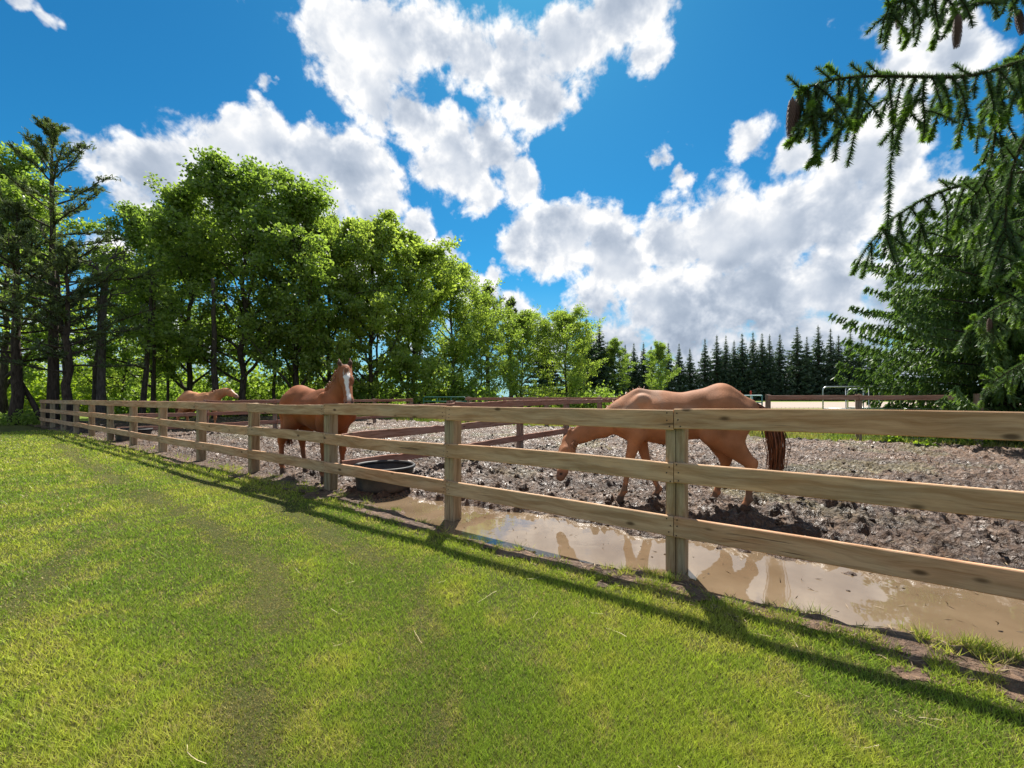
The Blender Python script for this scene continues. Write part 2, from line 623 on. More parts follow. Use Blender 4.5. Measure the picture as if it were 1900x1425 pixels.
def ground_z(x, y):
    """the land beyond the paddock climbs gently towards the windbreak"""
    t = np.clip((np.asarray(y, float) - 26) / 95, 0, 1)
    return .62 * t * t * (3 - 2 * t) - .012


def terrain(name, pts_st, mat, lift=0.0):
    Vt = np.array([[(*p, 0) for p in row] for row in pts_st])
    Vt[..., 2] = ground_z(Vt[..., 0], Vt[..., 1]) + lift
    n_, m_ = Vt.shape[:2]
    return tag(link(name, mesh_np(name, Vt.reshape(-1, 3), grid_faces(n_, m_), mat, True)), kind='structure')


vs0 = S_BACK - 1.6
sv = np.concatenate([np.linspace(vs0, 40, 10), np.linspace(45, 200, 24), np.linspace(230, 900, 10)])
terrain('verge', [[xy(a_, b_) for b_ in np.linspace(-700, 700, 90)] for a_ in sv], M_FIELD)
terrain('sand_arena', [[(y_ * (.545 + (2.2 - .545) * k_ / 12), y_) for k_ in range(13)] for y_ in np.linspace(50, 90, 14)], M_SAND, .012)

# ================================================================== timber
def wood_mat(name, base, alt, grey, wear=.5):
    m, nt = new_mat(name)
    tco = nt.new('ShaderNodeTexCoord').outputs['Object']
    oi = nt.new('ShaderNodeObjectInfo')
    rnd = oi.outputs['Random']
    off = nt.vmath('SCALE', (13.7, 5.1, 9.3), s=nt.math('MULTIPLY', rnd, 7.0))
    v0 = nt.vmath('ADD', tco, off)
    v = nt.scale(v0, (1.1, 14, 14))
    warp_ = nt.noise(nt.scale(v0, (1.6, 3, 5)), 1.0, 2, .5)
    v = nt.vmath('ADD', v, nt.vmath('SCALE', (0, 0, 1), s=nt.math('MULTIPLY', warp_, 2.4)))
    g = nt.noise(v, 1.6, 6, .62)
    fine = nt.noise(nt.scale(v0, (4, 70, 70)), 1.6, 4, .6)
    blot = nt.noise(nt.scale(v0, (.8, 2, 4)), 1.3, 3, .6)
    c = nt.ramp(rnd, [(0.0, base[:3]), (.35, alt[:3]), (.62, tuple(.5 * (a + b) for a, b in zip(base[:3], grey[:3]))), (1.0, tuple(1.12 * a for a in base[:3]))])
    c = nt.mix(nt.mr(blot, .38, .66, 0, wear), c, grey)
    c = nt.mix(nt.mr(g, .40, .62), c, nt.mix(1.0, c, (.66, .58, .50, 1), 'MULTIPLY'))
    c = nt.mix(nt.mr(fine, .52, .72, 0, .5), c, nt.mix(1.0, c, (.6, .55, .5, 1), 'MULTIPLY'))
    # drying checks: thin dark lines along the grain
    chk = nt.noise(nt.scale(v0, (1.2, 30, 46)), 1.0, 3, .5)
    ck = nt.math('MULTIPLY', nt.mr(chk, .66, .70), nt.mr(nt.noise(nt.scale(v0, (1.5, 3, 3)), 1.0, 2), .48, .58))
    c = nt.mix(nt.math('MULTIPLY', ck, .8), c, (.08, .05, .03, 1))
    # knots: sparse dark ovals
    vk = nt.scale(v0, (2.6, 1.0, 6.0))
    vor = nt.new('ShaderNodeTexVoronoi', {'Vector': vk, 'Scale': 1.0, 'Randomness': 1.0})
    vor.voronoi_dimensions = '3D'
    kn = nt.mr(vor.outputs['Distance'], .05, .15, 1, 0, True)
    c = nt.mix(nt.math('MULTIPLY', kn, .85), c, (.07, .038, .020, 1))
    ht = nt.math('SUBTRACT', nt.math('ADD', nt.math('MULTIPLY', g, .6), nt.math('MULTIPLY', fine, .4)), nt.math('ADD', nt.math('MULTIPLY', kn, .3), nt.math('MULTIPLY', ck, .5)))
    principled(nt, c, .82, .18, bump(nt, ht, .55, .006))
    return m


M_PINE = wood_mat('treated_pine', (.62, .37, .205, 1), (.58, .31, .18, 1), (.50, .365, .235, 1), .75)
M_RED = wood_mat('weathered_red_pine', (.38, .175, .120, 1), (.44, .215, .155, 1), (.38, .26, .21, 1), .5)
M_POST = wood_mat('post_timber', (.46, .33, .20, 1), (.40, .31, .20, 1), (.30, .25, .17, 1), .9)
M_POSTR = wood_mat('brown_post_timber', (.29, .18, .135, 1), (.33, .21, .16, 1), (.30, .25, .21, 1), .7)


def plank(name, L, Hh, T, mat, seed, chew=0.0, segs=28):
    """a sawn board: eased corners, a slight bow, and a gnawed top edge where horses chew"""
    r = np.random.default_rng(seed)
    e = .006
    prof = [(-T / 2 + e, -Hh / 2), (T / 2 - e, -Hh / 2), (T / 2, -Hh / 2 + e), (T / 2, Hh / 2 - e), (T / 2 - e, Hh / 2), (-T / 2 + e, Hh / 2), (-T / 2, Hh / 2 - e), (-T / 2, -Hh / 2 + e)]
    xs = np.linspace(-L / 2, L / 2, segs + 1)
    bow = r.normal(0, .005) * (1 - (2 * xs / L) ** 2)
    sag = r.normal(0, .006) * (1 - (2 * xs / L) ** 2)
    ch = np.zeros_like(xs)
    if chew:
        n = vnoise(xs * 7 + seed * 3.3, xs * 0 + seed, seed)
        gate = sstep(.35, .7, vnoise(xs * 1.3 + seed, xs * 0 + 4.4, seed + 5))
        ch = chew * gate * (.25 + n) + chew * .12 * vnoise(xs * 25, xs * 0, seed + 9)
    vs, fs = [], []
    for i, x in enumerate(xs):
        for (y, z) in prof:
            zz = z - (ch[i] if z > 0 else 0)
            vs.append((x, y + bow[i], zz + sag[i]))
    for i in range(segs):
        for k in range(8):
            a, b = i * 8 + k, i * 8 + (k + 1) % 8
            fs.append((a, b, b + 8, a + 8))
    fs.append(tuple(range(7, -1, -1)))
    fs.append(tuple(segs * 8 + k for k in range(8)))
    mb = MB()
    mb.add(vs, fs)
    return mb.mesh(name, mat)


def post_mesh(name, W_, D_, H_, mat, seed, below=.25):
    """square post with eased corners, a drying check down one face and an uneven sawn top.
    built lying along x so that the grain follows it, then turned upright by its object"""
    r = np.random.default_rng(seed)
    e = .012
    w, d = W_ / 2, D_ / 2
    cx = r.uniform(-.3, .3) * w
    prof = [(-w + e, -d), (cx - .004, -d), (cx, -d + .018), (cx + .004, -d), (w - e, -d), (w, -d + e), (w, d - e), (w - e, d), (-w + e, d), (-w, d - e), (-w, -d + e)]
    n = len(prof)
    zs = np.linspace(-below, H_, 11)
    vs, fs = [], []
    for i, z in enumerate(zs):
        k = 1 + r.normal(0, .012)
        for j, (a, b) in enumerate(prof):
            tilt = r.normal(0, .0035) if i == len(zs) - 1 else 0
            vs.append((z + tilt, a * k, -b * k))
    for i in range(len(zs) - 1):
        for j in range(n):
            a, b = i * n + j, i * n + (j + 1) % n
            fs.append((a, b, b + n, a + n))
    fs.append(tuple((len(zs) - 1) * n + j for j in range(n)))
    mb = MB()
    mb.add(vs, fs)
    return mb.mesh(name, mat)


M_NAIL, nt = new_mat('nail_steel')
principled(nt, (.05, .04, .035, 1), .5, .4, metal=.6)
mbn = MB()
mbn.lathe([(0.0001, .004), (.005, .003), (.0058, 0)], 8)
NAIL = mbn.mesh('nail', M_NAIL, True)

UP = (0, -math.pi / 2, 0)


def fence_root(name, label, loc):
    e = bpy.data.objects.new(name, None)
    COL.objects.link(e)
    e.location = (loc[0], loc[1], 0)
    e.empty_display_size = .3
    return tag(e, label, 'fence')


def place_post(root, me, p, ang, z=0):
    o = link('post', me, root)
    # local x (length) -> world z ; face -d towards the camera side
    R = Matrix.Rotation(ang, 4, 'Z') @ Matrix(((0, 1, 0, 0), (0, 0, -1, 0), (1, 0, 0, 0), (0, 0, 0, 1)))
    R = Matrix.Rotation(ang, 4, 'Z') @ Matrix(((0, 1, 0, 0), (0, 0, -1, 0), (1, 0, 0, 0), (0, 0, 0, 1)))
    M = Matrix.Translation((p[0] - root.location[0], p[1] - root.location[1], z)) @ R
    o.matrix_local = M
    return o


def place_rail(root, me, a, b, z, nails=False, side=-1, za=None, zb=None):
    a, b = np.array(a, float), np.array(b, float)
    c = (a + b) / 2
    d = b - a
    an = math.atan2(d[1], d[0])
    L = float(np.hypot(*d))
    za = z if za is None else za
    zb = z if zb is None else zb
    o = link('rail', me, root, (c[0] - root.location[0], c[1] - root.location[1], (za + zb) / 2), (0, -math.atan2(zb - za, L), an))
    if nails:
        for sx in (-1, 1):
            for k in range(3):
                nx = sx * (L / 2 - random.uniform(.02, .055))
                nz = (-.055, .0, .055)[k] + random.uniform(-.012, .012)
                link('nail', NAIL, o, (nx, side * .0205, nz), (math.radians(90) * (1 if side < 0 else -1), 0, 0))
    return o


random.seed(5)
ANG_A = math.atan2(-DA[1], -DA[0])     # along the front fence, left to right
BOARD_H, BOARD_T = .160, .040
RZ = (1.206, .775, .344)               # centre heights of the three rails
railsA = [plank('rail_board', SPAN - .005, BOARD_H, BOARD_T, M_PINE, 100 + i) for i in range(7)]
railsA_ch = [plank('rail_board', SPAN - .005, BOARD_H, BOARD_T, M_PINE, 140 + i, .010) for i in range(3)]
postsA = [post_mesh('post_timber', .150, .150, 1.275, M_POST, 200 + i) for i in range(5)]

A = fence_root('board_fence', 'long pale pine three-rail board fence running along the lawn to the trees', P0)
nA2 = -NA                               # rails are nailed on the lawn side
for n in range(-2, 13):
    p = P0 + DA * SPAN * n + NA * .02
    place_post(A, postsA[(n * 3) % 5], p, ANG_A)
for n in range(-2, 12):
    a = P0 + DA * SPAN * (n + 1) + nA2 * (.075 + .02 - .02 + .002)
    b = P0 + DA * SPAN * n + nA2 * (.075 + .02 - .02 + .002)
    for k, z in enumerate(RZ):
        me = railsA[(n * 5 + k * 2) % 7]
        if n in (1, 2) and k < 3:
            me = railsA_ch[(n + k) % 3]
        place_rail(A, me, a, b, z + random.uniform(-.006, .006), nails=n < 5)

# cross fence B: from the third post back and to the right
railsR = [plank('rail_board', SPAN - .01, .15, .04, M_RED, 300 + i, .028, 44) for i in range(6)]
railsC = [plank('rail_board', SPAN - .01, .15, .04, M_RED, 330 + i, .008) for i in range(3)]
postsR = [post_mesh('post_timber', .14, .14, 1.30, M_POSTR, 400 + i) for i in range(4)]


def cross_fence(label, start, count, zrise=0.0, first=1):
    root = fence_root('board_fence', label, start)
    nn = np.array((DB[1], -DB[0]))       # to the right of its run
    ang = math.atan2(DB[1], DB[0])
    for m in range(first, count + 1):
        place_post(root, postsR[m % 4], start + DB * SPAN * m + nn * -.10, ang, zrise * m / count)
    for m in range(count):
        a, b = start + DB * SPAN * m, start + DB * SPAN * (m + 1)
        for k, z in enumerate(RZ):
            place_rail(root, railsR[(m * 2 + k * 3) % 6], a + nn * 0, b + nn * 0, z, za=z + zrise * m / count, zb=z + zrise * (m + 1) / count)
    return root


STB = np.array((-2.60, 6.24))
cross_fence('gnawed reddish board fence dividing the paddock behind the black tub', STB, 5, .10)
STE = P0 + DA * SPAN * 7 + np.array((.10, .12))
cross_fence('gnawed reddish board fence crossing in front of the far left horse', STE, 5, .05)


# back fence, one top rail on posts, with a run to the left and one to the right of the grazing horse
def back_point(u):
    Z = 22740.0 / (u + 155)
    return np.array(((u - 950) / F * Z, Z))


wire_m, nt = new_mat('galvanised_wire')
principled(nt, (.28, .28, .27, 1), .5, .5, metal=.7)


def back_fence(label, us, ends, wire=False, ztop=1.40):
    pts = [back_point(u) for u in us]
    root = fence_root('rail_fence', label, pts[0])
    me = post_mesh('post_timber', .16, .16, ztop + .03, M_POSTR, 450)
    for p in pts:
        place_post(root, me, p, ANG_A)
    ends = [back_point(u) for u in ends]
    for i in range(len(ends) - 1):
        a, b = ends[i] - NA * .105, ends[i + 1] - NA * .105
        L = float(np.hypot(*(b - a)))
        place_rail(root, plank('rail_board', L - .01, .15, .045, M_RED, 470 + i + len(us), .010), a, b, ztop - .075)
    if wire:
        mb = MB()
        a, b = ends[0] + NA * .11, ends[-1] + NA * .11
        for h in (.15, .45, .75, 1.05):
            mb.tube([(*(a - pts[0]), h), (*(b - pts[0]), h)], .004, 4)
        n = 36
        for i in range(n + 1):
            c_ = a + (b - a) * i / n - pts[0]
            mb.tube([(*c_, .05), (*c_, 1.06)], .003, 4)
        link('wire_mesh', mb.mesh('wire_mesh', wire_m), root)
    return root


back_fence('far reddish top rail fence left of the grazing horse withers', [870, 937, 1014, 1112, 1223], [866, 937, 1014, 1112, 1223])
back_fence('reddish rail and wire fence right of the grazing horse, ending at the big spruce', [1425, 1593, 1815], [1425, 1593, 1777], True, 1.46)

# ------------------------------------------------------------------ steel gates, corral panels, jump poles
M_STEEL, nt = new_mat('galvanised_tube')
pos = nt.new('ShaderNodeNewGeometry').outputs['Position']
principled(nt, nt.mix(nt.noise(pos, 4, 3), (.45, .47, .47, 1), (.62, .64, .64, 1)), .38, .5, metal=.75)
M_TEAL, nt = new_mat('green_gate_paint')
principled(nt, (.035, .17, .14, 1), .45, .4)
M_TEAL2, nt = new_mat('pale_teal_gate_paint')
principled(nt, (.10, .27, .28, 1), .45, .4)


def tube_gate(name, label, a, b, H_, mat, rails=5, z0=.18, cat='gate', r=.024, arch=True):
    a, b = np.array(a, float), np.array(b, float)
    d = b - a
    L = float(np.hypot(*d))
    root = bpy.data.objects.new(name, None)
    COL.objects.link(root)
    root.location = (a[0], a[1], 0)
    root.rotation_euler = (0, 0, math.atan2(d[1], d[0]))
    tag(root, label, cat)
    mb = MB()
    c = .12 if arch else .02
    pts = [(0, 0, 0.02)] + [(0, 0, H_ - c)] + [(c - c * math.cos(t), 0, H_ - c + c * math.sin(t)) for t in (.4, .8, 1.2)] + [(c, 0, H_)]
    pts += [(L - c, 0, H_)] + [(L - c + c * math.sin(t), 0, H_ - c + c * math.cos(t)) for t in (.4, .8, 1.2)] + [(L, 0, H_ - c), (L, 0, .02)]
    mb.tube(pts, r, 8)
    link('frame', mb.mesh('frame', mat, True), root)
    mbr = MB()
    mbr.tube([(0, 0, 0), (L, 0, 0)], r * .8, 8)
    rm = mbr.mesh('bar', mat, True)
    for k in range(rails):
        link('bar', rm, root, (0, 0, z0 + (H_ - z0) * k / rails))
    mbr = MB()
    mbr.tube([(0, 0, .03), (0, 0, H_)], r * .8, 8)
    um = mbr.mesh('upright', mat, True)
    for x in (.34, .67):
        link('upright', um, root, (L * x, 0, 0))
    return root


def gp(u, Z):
    return np.array(((u - 950) / F * Z, Z))


tube_gate('field_gate', 'dark green tube gate closing the back fence above the middle paddock', back_point(786), back_point(864), 1.42, M_TEAL)
tube_gate('field_gate', 'pale teal tube gate behind the rump of the grazing horse', gp(1362, 16.2), gp(1414, 15.0), 1.46, M_TEAL2, arch=False)
tube_gate('corral_panel', 'silver corral panel behind the right back fence, longest and leftmost', gp(1527, 15.2), gp(1656, 14.6), 1.78, M_STEEL, 4, cat='panel')
tube_gate('corral_panel', 'silver corral panel partly hidden by the big spruce', gp(1671, 14.6), gp(1790, 13.8), 1.80, M_STEEL, 4, cat='panel')
tube_gate('corral_panel', 'short silver corral panel set back behind the longest one', gp(1573, 17.6), gp(1662, 16.6), 1.75, M_STEEL, 4, cat='panel')

M_WHITE, nt = new_mat('white_paint')
principled(nt, (.75, .74, .72, 1), .5, .3)
M_REDP, nt = new_mat('red_paint')
principled(nt, (.5, .045, .03, 1), .5, .3)
for u, Z, lab in ((1373, 50, 'left one of two white jump poles with red tops'), (1393, 49, 'right one of two white jump poles with red tops')):
    p = gp(u, Z)
    root = bpy.data.objects.new('jump_pole', None)
    COL.objects.link(root)
    root.location = (p[0], p[1], float(ground_z(p[0], p[1])) + .02)
    tag(root, lab, 'pole', 'jump poles in the sand arena')
    mb = MB()
    mb.lathe([(.0001, 0), (.06, 0), (.06, 1.5), (.0001, 1.5)], 10)
    link('shaft', mb.mesh('shaft', M_WHITE), root)
    mb = MB()
    mb.lathe([(.0001, 1.502), (.10, 1.502), (.10, 2.0), (.07, 2.1), (.0001, 2.11)], 10)
    link('tip', mb.mesh('tip', M_REDP), root)
    mb = MB()
    mb.box((0, 0, .03), (.5, .09, .06))
    link('foot', mb.mesh('foot', M_WHITE), root)

# ------------------------------------------------------------------ stock tubs
M_RUBBER, nt = new_mat('black_tub_plastic')
pos = nt.new('ShaderNodeTexCoord').outputs['Object']
n = nt.noise(pos, 6, 5, .7)
zz = nt.new('ShaderNodeSeparateXYZ', {0: pos}).outputs[2]
dirt = nt.math('MULTIPLY', nt.mr(nt.noise(pos, 3.5, 5, .7), .40, .66), nt.mr(zz, .0, .30, 1, .25))
c = nt.mix(nt.mr(n, .4, .7), (.018, .019, .021, 1), (.035, .036, .038, 1))
c = nt.mix(nt.math('MULTIPLY', dirt, .75), c, (.16, .115, .08, 1))
principled(nt, c, .55, .35, bump(nt, n, .2, .01))
M_TUBW, nt = new_mat('tub_water')
principled(nt, (.035, .04, .035, 1), .03, .5)


def tub(label, x, y, rim, hgt, rot=0):
    root = bpy.data.objects.new('water_tub', None)
    COL.objects.link(root)
    root.location = (x, y, -.02)
    root.rotation_euler = (0, 0, rot)
    tag(root, label, 'tub')
    b = rim * .83
    prof = [(.001, .012), (b - .03, .012), (b, .03)]
    for k in range(1, 9):
        t = k / 8
        prof.append((b + (rim - .03 - b) * t + .004 * math.sin(t * 9), .03 + (hgt - .07) * t))
    mb = MB()
    mb.lathe(prof + [(rim - .045, hgt - .05), (b - .02, .05), (.001, .05)], 48, sy=.94)
    link('body', mb.mesh('body', M_RUBBER, True), root)
    mb = MB()
    rp = [(rim - .034, hgt - .045), (rim - .012, hgt - .05), (rim, hgt - .035), (rim, hgt - .015), (rim - .012, hgt), (rim - .034, hgt - .002), (rim - .048, hgt - .02), (rim - .050, hgt - .045), (rim - .034, hgt - .045)]
    mb.lathe(rp, 48, sy=.94)
    link('rim', mb.mesh('rim', M_RUBBER, True), root)
    mb = MB()
    zw = hgt * .62
    rw = b - .02 + (rim - .045 - b + .02) * (zw - .05) / (hgt - .1)
    n_ = 48
    mb.add([(math.cos(2 * math.pi * k / n_) * (rw - .002), math.sin(2 * math.pi * k / n_) * (rw - .002) * .94, zw) for k in range(n_)], [tuple(range(n_))])
    link('water', mb.mesh('water', M_TUBW), root)
    return root


tub('round black plastic water tub against the fence beside the grey puddle', -1.95, 6.24, .485, .385, -.6)
tub('black plastic water tub far down the fence, half hidden by posts', -12.25, 13.25, .50, .40)

# ================================================================== horses
# Each body is one continuous skin: tapered limbs and trunk masses blended as a distance field,
# then meshed. Mane, forelock, tail, eyes and hooves are parts.
def surface_nets(Fv, origin, h):
    nx, ny, nz = Fv.shape
    neg = Fv < 0
    c = [neg[i:nx - 1 + i, j:ny - 1 + j, k:nz - 1 + k] for i in (0, 1) for j in (0, 1) for k in (0, 1)]
    cnt = sum(x.astype(np.int8) for x in c)
    act = (cnt > 0) & (cnt < 8)
    idx = np.full(act.shape, -1, dtype=np.int64)
    ii, jj, kk = np.nonzero(act)
    idx[ii, jj, kk] = np.arange(len(ii))
    acc = np.zeros((len(ii), 3))
    num = np.zeros(len(ii))
    corners = [(i, j, k) for i in (0, 1) for j in (0, 1) for k in (0, 1)]
    for a in range(8):
        for b in range(a + 1, 8):
            A_, B_ = corners[a], corners[b]
            if sum(abs(p - q_) for p, q_ in zip(A_, B_)) != 1:
                continue
            fa = Fv[ii + A_[0], jj + A_[1], kk + A_[2]]
            fb = Fv[ii + B_[0], jj + B_[1], kk + B_[2]]
            m = (fa < 0) != (fb < 0)
            t = np.where(m, fa / np.where(fa == fb, 1, fa - fb), 0)
            for d in range(3):
                acc[:, d] += np.where(m, A_[d] + t * (B_[d] - A_[d]), 0)
            num += m
    P = acc / num[:, None] + np.stack([ii, jj, kk], -1)
    V_ = P * h + np.array(origin)
    quads = []
    for ax in range(3):
        sl0 = [slice(None)] * 3
        sl1 = [slice(None)] * 3
        sl0[ax] = slice(0, -1)
        sl1[ax] = slice(1, None)
        a0, a1 = neg[tuple(sl0)], neg[tuple(sl1)]
        cr = a0 != a1
        i, j, k = np.nonzero(cr)
        o1, o2 = [(1, 2), (2, 0), (0, 1)][ax]
        base = np.stack([i, j, k], -1)
        ok = (base[:, o1] > 0) & (base[:, o2] > 0)
        ok &= (base[:, o1] < act.shape[o1]) & (base[:, o2] < act.shape[o2])
        base = base[ok]
        flip = a0[i, j, k][ok]
        q4 = []
        for (da, db) in ((1, 1), (0, 1), (0, 0), (1, 0)):
            b2 = base.copy()
            b2[:, o1] -= da
            b2[:, o2] -= db
            q4.append(idx[b2[:, 0], b2[:, 1], b2[:, 2]])
        q4 = np.stack(q4, -1)
        q4[~flip] = q4[~flip][:, ::-1]
        quads.append(q4)
    Q = np.concatenate(quads)
    return V_, Q[(Q >= 0).all(1)]


class Blob:
    """smooth union of round cones on a grid"""
    def __init__(self, lo, hi, h):
        self.lo, self.h = np.array(lo, float), h
        self.n = np.ceil((np.array(hi) - self.lo) / h).astype(int) + 1
        self.F = np.full(self.n, 1.0)

    def cone(self, a, b, ra, rb, w=None, k=1.0, blend=.03, sub=False):
        a, b = np.array(a, float), np.array(b, float)
        R = max(ra, rb) * max(1, k) + .10
        lo = np.maximum(np.floor((np.minimum(a, b) - R - self.lo) / self.h).astype(int), 0)
        hi = np.minimum(np.ceil((np.maximum(a, b) + R - self.lo) / self.h).astype(int) + 1, self.n)
        if (hi <= lo).any():
            return
        g = [self.lo[d] + self.h * np.arange(lo[d], hi[d]) for d in range(3)]
        P = np.stack(np.meshgrid(*g, indexing='ij'), -1)
        d = b - a
        L2 = max(float(d @ d), 1e-9)
        t = np.clip(((P - a) @ d) / L2, 0, 1)
        q_ = P - a - t[..., None] * d
        r = ra + (rb - ra) * t
        if w is not None:
            w = np.array(w, float)
            w = w / np.linalg.norm(w)
            pw = q_ @ w
            q_ = q_ + (pw * (1 / k - 1))[..., None] * w
        dist = (np.sqrt((q_ ** 2).sum(-1)) - r) * min(1, k if w is not None else 1)
        sl_ = tuple(slice(lo[i], hi[i]) for i in range(3))
        cur = self.F[sl_]
        if sub:
            hh = np.clip(.5 - .5 * (cur + dist) / blend, 0, 1)
            self.F[sl_] = cur * (1 - hh) + (-dist) * hh + blend * hh * (1 - hh)
        else:
            hh = np.clip(.5 + .5 * (cur - dist) / blend, 0, 1)
            self.F[sl_] = cur * (1 - hh) + dist * hh - blend * hh * (1 - hh)

    def chain(self, pts, rs, **kw):
        for i in range(len(pts) - 1):
            self.cone(pts[i], pts[i + 1], rs[i], rs[i + 1], **kw)


def coat_mat(name, sheen=.02):
    m, nt = new_mat(name)
    at = nt.new('ShaderNodeAttribute', attribute_name='tint').outputs['Color']
    pos = nt.new('ShaderNodeTexCoord').outputs['Object']
    hair = nt.noise(nt.scale(pos, (30, 30, 90)), 2, 4, .6)
    n = nt.noise(pos, 5, 4, .6)
    c = nt.mix(nt.mr(hair, .35, .7, 0, .35), at, nt.mix(1.0, at, (.6, .55, .5, 1), 'MULTIPLY'))
    c = nt.mix(nt.mr(n, .4, .7, 0, .3), c, nt.mix(1.0, c, (1.25, 1.12, 1.0, 1), 'MULTIPLY'))
    principled(nt, c, .68, .10, bump(nt, hair, .5, .006), **{'Sheen Weight': sheen, 'Sheen Roughness': .5})
    return m


M_COAT = coat_mat('chestnut_coat')
M_HAIR = {}


def hair_mat(name, c1, c2):
    m, nt = new_mat(name)
    geo = nt.new('ShaderNodeNewGeometry')
    c = nt.mix(geo.outputs['Random Per Island'], c1, c2)
    p = principled(nt, c, .5, .35)
    return m


M_MANE = hair_mat('chestnut_mane', (.22, .085, .035, 1), (.44, .21, .10, 1))
M_TAIL = hair_mat('dark_chestnut_tail', (.045, .016, .009, 1), (.30, .095, .035, 1))
M_HOOF, nt = new_mat('hoof_horn')
principled(nt, (.09, .065, .05, 1), .7, .2)
M_EYE, nt = new_mat('horse_eye')
principled(nt, (.012, .008, .006, 1), .08, .6)


def strands(curves, width, mat, name, parent, seed=0):
    """curves: list of point lists; each becomes a tapering ribbon"""
    r = np.random.default_rng(seed)
    V_, Q_ = [], []
    for pts in curves:
        pts = [np.array(p, float) for p in pts]
        side = r.normal(0, 1, 3)
        base = len(V_)
        n = len(pts)
        for i, p in enumerate(pts):
            d = pts[min(i + 1, n - 1)] - pts[max(i - 1, 0)]
            s_ = np.cross(d, side)
            s_ = s_ / (np.linalg.norm(s_) + 1e-9) * width * (1 - .75 * i / (n - 1)) * .5
            V_ += [p - s_, p + s_]
        for i in range(n - 1):
            b = base + 2 * i
            Q_.append((b, b + 1, b + 3, b + 2))
    return link(name, mesh_np(name, np.array(V_), np.array(Q_), mat), parent)


def make_horse(label, loc, yaw, sc, P):
    """P: legs {'fl','fr','hl','hr': (hoof x, hoof y, bend)}, neck points, head poll/muzzle/lateral, marks"""
    root = bpy.data.objects.new('horse', None)
    COL.objects.link(root)
    root.location = (loc[0], loc[1], P.get('z', .03))
    root.rotation_euler = (0, 0, yaw)
    root.scale = (sc, sc, sc)
    tag(root, label, 'horse')
    Y = (0, 1, 0)
    poll, muz = np.array(P['poll'], float), np.array(P['muzzle'], float)
    lat = np.array(P['lat'], float)
    ax = (muz - poll) / np.linalg.norm(muz - poll)
    lat = lat - ax * (lat @ ax)
    lat /= np.linalg.norm(lat)
    frt = np.cross(lat, ax)              # out of the forehead
    if frt @ np.array(P['front']) < 0:
        frt = -frt
    h = P.get('h', .0135)
    allp = [poll, muz, poll - ax * .22, muz + ax * .1]
    lo = np.minimum(np.min(allp, 0) - .16, (-1.12, -.42, -.06))
    hi = np.maximum(np.max(allp, 0) + .16, (.86, .42, 1.66))
    B = Blob(lo, hi, h)
    dip = P.get('dip', 0.0)
    # trunk
    B.cone((.44, 0, 1.085), (.10, 0, 1.075), .295, .315, Y, .80, .05)
    B.cone((.10, 0, 1.075), (-.32, 0, 1.125), .315, .275, Y, .90, .05)
    B.cone((-.32, 0, 1.13), (-.56, 0, 1.19), .275, .285, Y, .90, .06)
    B.cone((-.56, 0, 1.19), (-.76, 0, 1.13), .285, .215, Y, .92, .06)
    B.cone((.60, 0, 1.10), (.52, 0, 1.00), .205, .20, Y, .95, .07)
    # topline: withers, back, loin, croup, dock
    B.cone((.40, 0, 1.36), (.14, 0, 1.345 - dip * .5), .115, .085, Y, .65, .09)
    B.cone((.14, 0, 1.32 - dip * .6), (-.30, 0, 1.325 - dip), .09, .10, Y, 1.0, .10)
    B.cone((-.30, 0, 1.325 - dip), (-.56, 0, 1.362), .11, .125, Y, 1.1, .12)
    B.cone((-.56, 0, 1.36), (-.86, 0, 1.24), .125, .07, Y, 1.0, .10)
    # shoulders and haunches
    for s_, f_, b_ in ((1, 'fl', 'hl'), (-1, 'fr', 'hr')):
        hx, hy, lift = P['legs'][f_]
        kx, kb = hx * .55 + .43 * .45, P.get('knee_' + f_, 0.0)
        y0 = .15 * s_
        B.cone((.36, .125 * s_, 1.30), (.60, .155 * s_, 1.02), .100, .120, (0, 1, 0), .8, .035)
        B.cone((.30, .17 * s_, 1.12), (.42, .19 * s_, .96), .085, .075, None, 1, .03)
        B.cone((.56, .15 * s_, 1.04), (.42, .165 * s_, .88), .13, .105, None, 1, .07)
        knee = (kx + kb, hy * .7 + y0 * .3, .47 + lift)
        fet = (hx - .045, hy, .145 + lift)
        B.cone((.42, .160 * s_, .92), knee, .098, .050, None, 1, .05)
        B.cone(knee, (knee[0] - .005, knee[1], knee[2] - .05), .052, .044, None, 1, .03)
        B.cone((knee[0] - .006, knee[1], knee[2] - .04), fet, .037, .033, None, 1, .02)
        B.cone((fet[0] - .012, fet[1], fet[2]), fet, .037, .040, None, 1, .02)
        B.cone(fet, (hx, hy, .06 + lift), .034, .040, None, 1, .015)
        B.cone((hx, hy, .055 + lift), (hx + .018, hy, .005 + lift), .045, .058, None, 1, .012)
        hx, hy, lift = P['legs'][b_]
        B.cone((-.56, .14 * s_, 1.20), (-.45, .185 * s_, .92), .220, .135, (0, 1, 0), .80, .035)
        B.cone((-.74, .12 * s_, 1.12), (-.68, .15 * s_, .82), .170, .105, (0, 1, 0), .85, .06)
        hock = (hx * .75 - .80 * .25 - .065, hy * .75 + .13 * s_ * .25, .56 + lift)
        fet = (hx - .04, hy, .15 + lift)
        B.cone((-.48, .17 * s_, .90), hock, .145, .058, (0, 1, 0), .80, .06)
        B.cone((-.68, .14 * s_, .84), hock, .095, .050, None, 1, .05)
        B.cone((hock[0] - .030, hock[1], hock[2] + .03), (hock[0] + .005, hock[1], hock[2] - .07), .046, .047, None, 1, .03)
        B.cone((hock[0], hock[1], hock[2] - .04), fet, .043, .036, None, 1, .02)
        B.cone((fet[0] - .012, fet[1], fet[2]), fet, .040, .043, None, 1, .02)
        B.cone(fet, (hx, hy, .06 + lift), .036, .042, None, 1, .015)
        B.cone((hx, hy, .055 + lift), (hx + .018, hy, .005 + lift), .047, .060, None, 1, .012)
